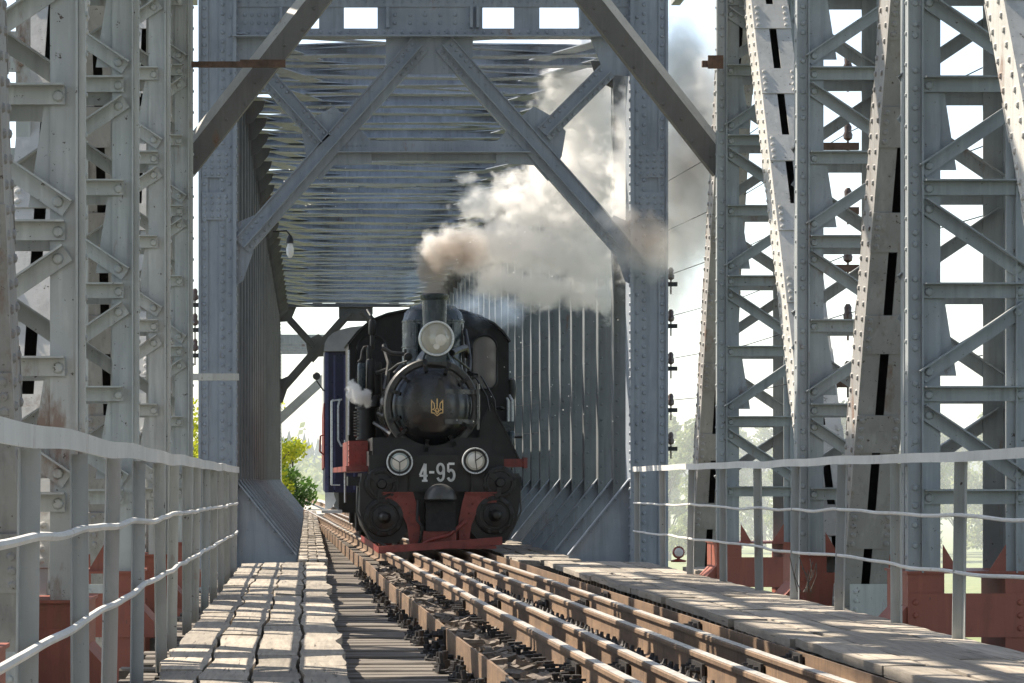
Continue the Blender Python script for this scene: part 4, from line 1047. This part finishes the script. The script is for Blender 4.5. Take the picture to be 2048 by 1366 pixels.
B = MB(); x, z = C(633, 752); B.tube([(-hw,.05,C(0,782)[1]),(-hw-.04,.05,C(0,782)[1]+.02),(x,.05,z-.08)], .014); m_ = B.build('mirror', SOOT, coach); B = MB(); B.lathe([(.0,-.03),(.06,-.03),(.075,-.01),(.06,.03),(0,.04)], (x,.05,z), AY, 20); B.build('mirror_head', GREY_I, m_)
# ------------------------------------------------------------------ insulator arms and line wires
def arm(p0, p1, loc_i, label, mat, grp, cross=.05):
    o = empty('insulator_arm', p0, label, 'insulator arm', grp)
    B = MB(); B.beam(p0, p1, cross, cross*1.2); B.build('bracket', mat, o)
    B = MB(); q = V(loc_i); B.tube([q+V((0,0,-.14)), q+V((0,0,.1))], .012, 6)
    B.lathe([(.018,.06),(.045,.08),(.05,.12),(.036,.15),(.04,.2),(.02,.235)], q, n=12); B.build('insulator', CERAM, o)
    return q + V((0,0,.14))
ZA = [2.76, 2.17, 1.57, .985, .44]
ordn = ['topmost', 'second from the top', 'middle', 'fourth from the top', 'lowest']
endA, endB = [], []
for i, z in enumerate(ZA):
    endA.append(arm((4.90, 39.2, z), (5.20, 39.2, z), (5.11, 39.2, z), 'insulator arm on the right portal post, %s of its five' % ordn[i], SOOT, 'insulator arms of the bridge telephone line'))
for i, z in enumerate([4.12, 3.42] + ZA[:4]):
    nm = ['topmost', 'second from the top', 'third from the top', 'fourth from the top', 'fifth from the top', 'lowest']
    endB.append(arm((5.24, 28.5, z), (5.64, 28.5, z), (5.53, 28.5, z), 'rust brown insulator arm behind the middle right column, %s of six' % nm[i], RUST, 'insulator arms of the bridge telephone line', .06))
for i, py in enumerate((610, 660, 711)):
    z = W(0, py, 39.2).z
    arm((-1.50, 39.2, z), (-1.68, 39.2, z), (-1.60, 39.2, z), 'small insulator arm left of the left portal post, %s of three' % ['upper', 'middle', 'lower'][i], SOOT, 'insulator arms of the bridge telephone line')
def wire(name, pts, label):
    B = MB(); B.tube(pts, .0055, 5); tag(B.build('wire', SOOT, None, loc=pts[0]), label, 'wire', 'wires of the telephone line')
for i in range(6):
    b = endB[i]; a = endA[i-2] if i > 1 else b + V((-.40, 11, 0)); d = b - a
    mid = a.lerp(b, .5) - V((0,0,.07)); e = b + d*1.6; m2 = b.lerp(e, .5) - V((0,0,.12)); f = a - d*3; m3 = a.lerp(f, .5) - V((0,0,.2))
    wire('wire', [f, m3, a, mid, b, m2, e], ['thin wire passing the topmost brown insulator on the right', 'thin wire passing the second brown insulator on the right', 'thin wire at the topmost portal insulator on the right', 'thin wire at the second portal insulator on the right', 'thin wire at the middle portal insulator on the right', 'thin wire at the fourth portal insulator on the right'][i])

# ------------------------------------------------------------------ land
def hgt(x, d):
    n = noise.noise((x*.02, d*.02, 0))*1.2 + noise.noise((x*.004, d*.004, 4))*3
    base = -9.6 + n*.5
    k = max(0, min(1, (d-96)/14)); k = k*k*(3-2*k)
    axis = 1.7 - .0215*(d-40)
    e = abs(x-axis)
    em = -1.42 if e < 5 else -1.42 - (e-5)*.5
    lm = -3.2 + n*.4 if x < axis else -9
    t = max(0, min(1, (axis - x - 6)/10)); left = -9.6*(1-t) + lm*t if x < axis else base
    top = max(em, left + 0*k)
    far = max(0, min(1, (d-420)/500)); 
    z = base*(1-k) + max(top, base)*k
    return z*(1-far*.62)
xs = sorted(set([round(-30+1.25*i, 2) for i in range(49)] + [s*(30+12*1.22**i) for i in range(22) for s in (1, -1)]))
ds = sorted(set([-400, -150, -60, 0, 40, 70, 84] + [90+2.0*i for i in range(60)] + [210+25*i for i in range(30)] + [960+120*1.25**i for i in range(13)]))
B = MB(); B.v = [V((x, d, hgt(x, d))) for d in ds for x in xs]; n = len(xs)
B.f = [(j*n+i, j*n+i+1, (j+1)*n+i+1, (j+1)*n+i) for j in range(len(ds)-1) for i in range(n-1)]
m, nt, b = newmat('meadow'); t = NT(nt); p = t.pos()
g = t.mix(t.ramp(t.noise(p, .12, 6, .65), [(.3,0),(.7,1)]), (.17,.21,.08), (.28,.27,.13)); g = t.mix(t.ramp(t.noise(p, 1.4, 5, .7), [(.35,0),(.7,1)]), g, (.13,.17,.06))
t.l(g, b.inputs['Base Color']); b.inputs['Roughness'].default_value = .95; MEADOW = m
tag(B.build('ground', MEADOW, None), None, None, kind='structure')
B = MB(); B.add([(-900,-300,-9.3),(900,-300,-9.3),(900,88,-9.3),(-900,88,-9.3)], [(0,1,2,3)])
wm, nt, b = newmat('river_water'); t = NT(nt); b.inputs['Base Color'].default_value = (.05,.07,.06,1); b.inputs['Roughness'].default_value = .12; t.bump(t.noise(t.pos((1,.5,1)), 1.2, 4), .25, .1, b)
tag(B.build('river', wm, None), None, None, kind='structure')
B = MB(); xs_ = lambda d: 1.7-.0215*(d-40)
B.add([(xs_(d)+o, d, -1.405) for d in (99, 150, 210) for o in (-2.6, 2.6)], [(0,1,3,2),(2,3,5,4)])
tag(B.build('gravel_path', plain('gravel', (.42,.38,.32), .95, 0, .3, .4, 3, obj=False), None), None, None, kind='structure')

# ------------------------------------------------------------------ trees
def leafmat(name, c, c2, tr=.5):
    m = bpy.data.materials.new(name); m.use_nodes = True; nt = m.node_tree; t = NT(nt); nt.nodes.remove(nt.nodes['Principled BSDF'])
    r = t.n('ShaderNodeNewGeometry').outputs['Random Per Island']
    col = t.mix(r, c, c2); d = t.n('ShaderNodeBsdfDiffuse'); tl = t.n('ShaderNodeBsdfTranslucent'); mx = t.n('ShaderNodeMixShader'); mx.inputs[0].default_value = tr
    t.l(col, d.inputs[0]); t.l(col, tl.inputs[0]); t.l(d.outputs[0], mx.inputs[1]); t.l(tl.outputs[0], mx.inputs[2]); t.l(mx.outputs[0], nt.nodes['Material Output'].inputs[0]); return m
LEAF = leafmat('leaves_pale', (.20,.25,.10), (.32,.34,.17)); LEAF2 = leafmat('leaves_bright', (.32,.38,.03), (.56,.54,.05)); LEAF3 = leafmat('leaves_fresh', (.07,.15,.03), (.14,.23,.05))
NEEDLE = leafmat('needles_haze_blue', (.02,.035,.045), (.035,.05,.055), .1); BARK = plain('bark', (.10,.08,.06), .9, 0, .3, .5, 3)  # blue of the needles is distance haze put into the colour
def make_tree(h, w, nblob, nleaf, ls, seed, base=.22):
    rr = random.Random(seed); C_ = MB(); T = MB(); blobs = []
    T.lathe([(h*.022,0),(h*.016,h*.3),(h*.008,h*.75)], (0,0,0), n=8)
    for i in range(nblob):
        f = rr.random(); z = h*(base + (1-base)*f*.92); rad = w*.5*math.sin(math.pi*min(.97, .18+.8*f))**.7
        q = rr.uniform(0, 6.28); d = rad*rr.uniform(.25, .8); c = V((d*math.cos(q), d*math.sin(q), z)); r = w*rr.uniform(.12, .24); blobs.append((c, r))
        T.tube([(0,0,max(h*.15, z-h*.22)), (c.x*.5, c.y*.5, z-h*.08), c], h*.004, 5)
    for i in range(nleaf):
        c, r = blobs[rr.randrange(nblob)]
        v = V((rr.gauss(0,1), rr.gauss(0,1), rr.gauss(0,1))).normalized()*r*(rr.random()**.4)
        v.z *= .8; p = c + v; a = V((rr.gauss(0,1), rr.gauss(0,1), rr.gauss(0,1))).normalized(); b_ = a.orthogonal().normalized(); s = ls*rr.uniform(.6, 1.3); n_ = a.cross(b_)
        C_.add([p-b_*s, p+n_*s*.45, p+b_*s, p-n_*s*.45], [(0,1,2,3)])
    return C_, T
protos = [make_tree(20, 11, 22, 4200, .42, 1, .12), make_tree(18, 9, 20, 3800, .40, 2, .1), make_tree(22, 8, 22, 3800, .42, 3, .1)]
pobj = []
def tree(k, x, d, sc_, label, grp, mat=LEAF):
    if k >= len(pobj):
        r = empty('broadleaf_tree', (x, d, hgt(x, d)-.3), label, 'tree', grp)
        c = protos[k][0].build('crown', mat, None, smooth=False); c.parent = r; tk = protos[k][1].build('trunk', BARK, None); tk.parent = r; pobj.append(r)
    else:
        r = copy_tree(pobj[k], None); r.location = (x, d, hgt(x, d)-.3); r['label'] = label
        ORI[r.name] = V((0,0,0))
    r.scale = (sc_, sc_, sc_*rnd.uniform(.9, 1.1)); r.rotation_euler = (0, 0, rnd.uniform(0, 6.28)); return r
rnd = random.Random(21)
LBL = 'hazy pale green tree on the far river bank, seen through the right lattice columns'
for i in range(26):
    x = 40 + i*2.9 + rnd.uniform(-1.2,1.2); d = 335 + rnd.uniform(-35, 60)
    tree(i % 3, x*d/345, d, rnd.uniform(.78, 1.08), LBL, 'trees on the far bank')
for i in range(10):
    x = -150 + i*11 + rnd.uniform(-3,3); tree(i % 3, x, 420+rnd.uniform(-30,60), rnd.uniform(.6,.9), 'distant pale green tree beyond the left columns', 'distant trees on the left')
C_, T = make_tree(6.2, 4.6, 20, 3600, .13, 7, .02); r = empty('bush', (-2.0, 131, -2.3), 'bright yellow green bush beside the line beyond the far end of the bridge', 'bush'); c = C_.build('foliage', LEAF2, None, smooth=False); c.parent = r; T_ = T.build('stem', BARK, None); T_.parent = r
C_, T = make_tree(3.6, 3.4, 16, 2600, .12, 8, .02); r = empty('bush', (-.75, 133.5, -1.7), 'lower dark green bush at the right of the yellow green one', 'bush'); c = C_.build('foliage', LEAF3, None, smooth=False); c.parent = r; T_ = T.build('stem', BARK, None); T_.parent = r
C_, T = make_tree(8.5, 6.5, 22, 4600, .16, 9, .02); r = empty('bush', (-7.0, 150, -3.4), 'bright green bushy tree showing between the left column and the left portal post', 'tree'); c = C_.build('foliage', LEAF2, None, smooth=False); c.parent = r; T_ = T.build('stem', BARK, None); T_.parent = r
# spruce forest on the horizon
B = MB(); rr = random.Random(31)
for i in range(1300):
    x = -260 + i*.46 + rr.uniform(-2,2); d = 900 + rr.uniform(0, 70); z = hgt(x, d); h = rr.uniform(11.5, 18.5); w = h*.17
    for k in range(4):
        zz = z + h*(.12+.2*k); o = len(B.v); n = 6
        B.v += [V((x+w*(1.1-.24*k)*math.cos(6.28*q/n+k), d+w*(1.1-.24*k)*math.sin(6.28*q/n+k), zz)) for q in range(n)] + [V((x, d, zz+h*(.3 if k < 3 else .28)))]
        B.f += [(o+q, o+(q+1)%n, o+n) for q in range(n)]
tag(B.build('forest', NEEDLE, None, smooth=False), 'far dark haze-blue spruce forest along the horizon', 'forest', kind='stuff')
B = MB(); rr = random.Random(33)
for i in range(9000):
    x = rr.uniform(-40, 30); d = rr.uniform(430, 620); z = hgt(x, d) + abs(rr.gauss(0, 1))*3.2; a = V((rr.gauss(0,1), rr.gauss(0,1), rr.gauss(0,1))).normalized(); b_ = a.orthogonal().normalized(); s = rr.uniform(.4,.9); n_ = a.cross(b_); p = V((x,d,z))
    B.add([p-b_*s, p+n_*s*.6, p+b_*s, p-n_*s*.6], [(0,1,2,3)])
tag(B.build('thicket', LEAF, None, smooth=False), 'hazy thicket in the meadow below the distant forest', 'thicket', kind='stuff')
# dry twigs at the right fence
B = MB(); rr = random.Random(3); c = W(1610, 1165, 23.2)
for i in range(9):
    q = c + V((rr.uniform(-.06,.06), rr.uniform(-.05,.05), -.08)); e = q + V((rr.uniform(-.15,.15), rr.uniform(-.1,.1), rr.uniform(.12,.3))); B.tube([q, q.lerp(e,.5)+V((rr.uniform(-.04,.04),0,.02)), e], .004, 5)
tag(B.build('dry_weed', TIE, None, loc=c), 'dry twiggy weed growing at the foot of the right fence', 'weed')

# ------------------------------------------------------------------ smoke
def smokemat(name, ell, thin, c_white, c_brown, brown_c, dens, thin_d, nz=2.1):
    """ell / thin: lists of (centre, radii) lumps; fractal noise eats their edges"""
    m = bpy.data.materials.new(name); m.use_nodes = True; nt = m.node_tree; t = NT(nt); nt.nodes.remove(nt.nodes['Principled BSDF'])
    pos = t.n('ShaderNodeTexCoord').outputs['Object']
    wn_ = t.n('ShaderNodeTexNoise'); wn_.inputs['Scale'].default_value = nz*.8; wn_.inputs['Detail'].default_value = 2; t.l(pos, wn_.inputs['Vector'])
    sb = t.n('ShaderNodeVectorMath', operation='SUBTRACT'); t.l(wn_.outputs['Color'], sb.inputs[0]); sb.inputs[1].default_value = (.5,.5,.5)
    scl = t.n('ShaderNodeVectorMath', operation='SCALE'); t.l(sb.outputs[0], scl.inputs[0]); scl.inputs['Scale'].default_value = .62/nz*1.6
    ad = t.n('ShaderNodeVectorMath', operation='ADD'); t.l(pos, ad.inputs[0]); t.l(scl.outputs[0], ad.inputs[1]); wp = ad.outputs[0]
    def field(lst, vec):
        acc = None
        for c, r in lst:
            mp = t.n('ShaderNodeMapping'); mp.inputs['Scale'].default_value = tuple(1/x for x in r); mp.inputs['Location'].default_value = tuple(-c[i]/r[i] for i in range(3)); t.l(vec, mp.inputs[0])
            ln = t.n('ShaderNodeVectorMath', operation='LENGTH'); t.l(mp.outputs[0], ln.inputs[0])
            acc = ln.outputs['Value'] if acc is None else t.math('MINIMUM', acc, ln.outputs['Value'])
        return t.math('SUBTRACT', 1.0, acc)
    fine = t.noise(pos, nz*1.6, 6, .62)
    er = t.math('MULTIPLY', t.math('SUBTRACT', fine, .5), 2.1)
    f1 = t.math('MULTIPLY', t.math('ADD', field(ell, wp), er), 2.6)
    cl = t.n('ShaderNodeClamp'); t.l(f1, cl.inputs[0])
    d = t.math('MULTIPLY', t.math('MULTIPLY', cl.outputs[0], t.ramp(t.noise(pos, nz*.9, 3, .6), [(.3, .35), (.65, 1)])), dens)
    if thin:
        f2 = t.math('ADD', t.math('MULTIPLY', field(thin, wp), 1.4), t.math('MULTIPLY', er, .9)); c2 = t.n('ShaderNodeClamp'); t.l(f2, c2.inputs[0])
        d = t.math('ADD', d, t.math('MULTIPLY', c2.outputs[0], thin_d))
    vol = t.n('ShaderNodeVolumePrincipled'); vol.inputs['Anisotropy'].default_value = .4; t.l(d, vol.inputs['Density'])
    if brown_c:
        bf = field(brown_c, wp); bc = t.n('ShaderNodeClamp'); t.l(t.math('MULTIPLY', bf, 1.6), bc.inputs[0]); t.l(t.mix(bc.outputs[0], c_white, c_brown), vol.inputs['Color'])
    else: vol.inputs['Color'].default_value = (*c_white, 1)
    t.l(vol.outputs[0], nt.nodes['Material Output'].inputs['Volume'])
    m.cycles.volume_sampling = 'MULTIPLE_IMPORTANCE'
    return m
def hull(name, lumps, mat, grow, vox, loc):
    import bmesh
    bm = bmesh.new()
    for c, r in lumps:
        bmesh.ops.create_icosphere(bm, subdivisions=2, radius=1, matrix=Matrix.Translation(c) @ Matrix.Diagonal((r[0]*grow, r[1]*grow, r[2]*grow, 1)))
    me = bpy.data.meshes.new(name); bm.to_mesh(me); bm.free()
    o = bpy.data.objects.new(name, me); COL.objects.link(o)
    md = o.modifiers.new('remesh', 'REMESH'); md.mode = 'VOXEL'; md.voxel_size = vox
    dg = bpy.context.evaluated_depsgraph_get(); me2 = bpy.data.meshes.new_from_object(o.evaluated_get(dg)); o.modifiers.clear(); o.data = me2; me2.name = name
    me2.materials.clear(); me2.materials.append(mat); return o
def E_(px, py, rx, ry, D=42.6, rd=None):
    c = W(px, py, D); s = F/D; return (c, (rx/s, rd if rd else (rx+ry)/2/s, ry/s))
dense = [E_(868,580,30,40,42.65,.24), E_(868,556,33,44,42.65,.27), E_(869,525,38,46,42.6,.32), E_(876,505,46,44,42.55,.4), E_(893,497,50,42,42.5), E_(945,500,72,52,42.4), E_(1015,488,82,60,42.3), E_(1090,505,84,62,42.2), E_(1165,515,76,70,42.0), E_(1235,500,60,84,41.6),
 E_(962,408,58,40,42.4), E_(1035,392,62,54,42.3), E_(1100,362,64,64,42.3), E_(1160,300,62,78,42.2), E_(1192,225,58,72,42.1), E_(1150,128,58,46,42.1), E_(1228,330,58,92,41.9), E_(1268,420,56,110,41.2),
 E_(1250,440,44,70,39.7,.35), E_(1256,350,38,80,39.7,.35), E_(1258,250,34,80,39.7,.35), E_(1170,260,70,80,42.0), E_(1160,180,58,70,42.1), E_(1215,350,70,80,41.6), E_(1060,420,90,50,42.1), E_(1150,440,90,50,42.0), E_(1130,190,62,66,42.2), E_(1205,275,66,80,41.9), E_(1245,230,46,80,41.6), E_(1190,395,70,60,42.0), E_(1290,470,60,80,40.6), E_(1275,545,50,60,40.6), E_(1120,90,44,34,42.1), E_(1000,562,70,38,42.4), E_(1085,580,78,42,42.3), E_(1170,586,70,42,42.2), E_(1236,590,44,56,41.6), E_(934,356,26,13,42.4), E_(1215,150,34,50,42.1)]
thin = [E_(1272,492,70,58,38.0,.45), E_(1235,440,50,40,38.1,.4), E_(1262,330,50,150,39.3,.5), E_(1310,500,70,70,38.0,.5), E_(1300,240,70,170,40.6,1.0), E_(1340,380,80,150,40,1.1), E_(1410,250,70,190,38,1.0), E_(1360,120,60,90,39,.9), E_(1400,430,60,120,38,.9), E_(1290,140,60,80,40.6,.8), E_(1318,300,86,200,40.5,1.2), E_(1375,190,70,120,40,1.0), E_(1345,470,84,150,40,1.0), E_(1395,360,60,130,39,1.0), E_(1330,560,60,110,40.2,.9)]
brown = [E_(1400,330,100,300,39.0,2.2), E_(868,555,60,90,42.6,.8), E_(915,505,80,46,42.4,.8), E_(1290,470,70,90,38.2,.8)]
SM = smokemat('smoke', dense, thin, (.997,.99,.978), (.55,.49,.44), brown, 6.5, 2.0, 3.0)
o = hull('smoke', [(c, tuple(x*1.0 for x in r)) for c, r in dense+thin], SM, 1.45, .16, None)
tag(o, 'billowing white and brown smoke from the chimney, drifting to the right through the portal', 'smoke', kind='stuff')
stm = [E_(707,780,16,19,43.5,.2), E_(720,796,19,15,43.4,.2), E_(735,797,11,19,43.45,.14), E_(765,803,6,12,43.3,.08)]
o = hull('steam', stm, smokemat('steam', stm, [], (.99,.985,.97), None, None, 30, 0, 6.), 1.25, .03, None); tag(o, 'small white steam leak beside the air pump', 'steam', kind='stuff')
bl = [E_(822,562,44,38,45,.4), E_(950,620,60,44,46,.6), E_(1010,620,50,40,46,.6)]
o = hull('smoke', bl, smokemat('blue_smoke', bl, [], (.66,.80,.98), None, None, .75, 0, 2.2), 1.4, .08, None); tag(o, 'thin bluish smoke hanging around the chimney and cab roof', 'smoke', kind='stuff')
# spray of tiny drops around the right side of the engine
B = MB(); rr = random.Random(77)
for i in range(150):
    px = rr.choice([rr.uniform(1000, 1260), rr.uniform(900, 1180), rr.uniform(560, 700)]); py = rr.uniform(330, 860) if px > 700 else rr.uniform(200, 420)
    p = W(px, py, rr.uniform(39.2, 42)); r = rr.uniform(.005, .012); B.add([p+V((r,0,0)), p+V((-r,0,0)), p+V((0,r,0)), p+V((0,-r,0)), p+V((0,0,r)), p+V((0,0,-r))], [(0,2,4),(2,1,4),(1,3,4),(3,0,4),(2,0,5),(1,2,5),(3,1,5),(0,3,5)])
tag(B.build('water_spray', WHITE, None, loc=W(1100,700,40.5)), 'tiny bright drops of spray in the air around the engine', 'spray', kind='stuff')
B = MB(); B.lathe([(.01,-1)]+[(math.cos(R(q)), math.sin(R(q))) for q in range(-75, 76, 15)]+[(.01,1)], (0,0,0), n=32); B.v = [V((152+p.x*160, 330+p.y*235, 2+p.z*40)) for p in B.v]
mm = bpy.data.materials.new('mist'); mm.use_nodes = True; nt = mm.node_tree; nt.nodes.remove(nt.nodes['Principled BSDF']); vp = nt.nodes.new('ShaderNodeVolumePrincipled'); vp.inputs['Density'].default_value = .0021; vp.inputs['Color'].default_value = (.93,.96,1,1); vp.inputs['Anisotropy'].default_value = .2
nt.links.new(vp.outputs[0], nt.nodes['Material Output'].inputs['Volume']); tag(B.build('mist', mm, None), 'pale mist lying over the far bank and meadows', 'mist', kind='stuff')
B = MB(); B.lathe([(.01,-1)]+[(math.cos(R(q)), math.sin(R(q))) for q in range(-75, 76, 15)]+[(.01,1)], (0,0,0), n=32); B.v = [V((-90+p.x*140, 640+p.y*250, -2+p.z*22)) for p in B.v]
mm = mm.copy(); mm.node_tree.nodes['Principled Volume'].inputs['Density'].default_value = .00035; mm.node_tree.nodes['Principled Volume'].inputs['Color'].default_value = (.8,.9,1,1)
tag(B.build('mist', mm, None), 'bluish mist in front of the distant forest on the left', 'mist', kind='stuff')
# ------------------------------------------------------------------ haze
HAZE = .00005
if HAZE:
    B = MB(); B.bx((-2600, 2600), (-420, 4200), (-30, 60)); m = bpy.data.materials.new('haze'); m.use_nodes = True; nt = m.node_tree; nt.nodes.remove(nt.nodes['Principled BSDF'])
    vp = nt.nodes.new('ShaderNodeVolumePrincipled'); vp.inputs['Density'].default_value = HAZE; vp.inputs['Color'].default_value = (.93,.96,1,1); vp.inputs['Anisotropy'].default_value = .2
    nt.links.new(vp.outputs[0], nt.nodes['Material Output'].inputs['Volume']); m.cycles.homogeneous_volume = True if hasattr(m.cycles, 'homogeneous_volume') else True
    tag(B.build('haze', m, None, smooth=False), 'bright summer haze in the air', 'haze', kind='stuff')
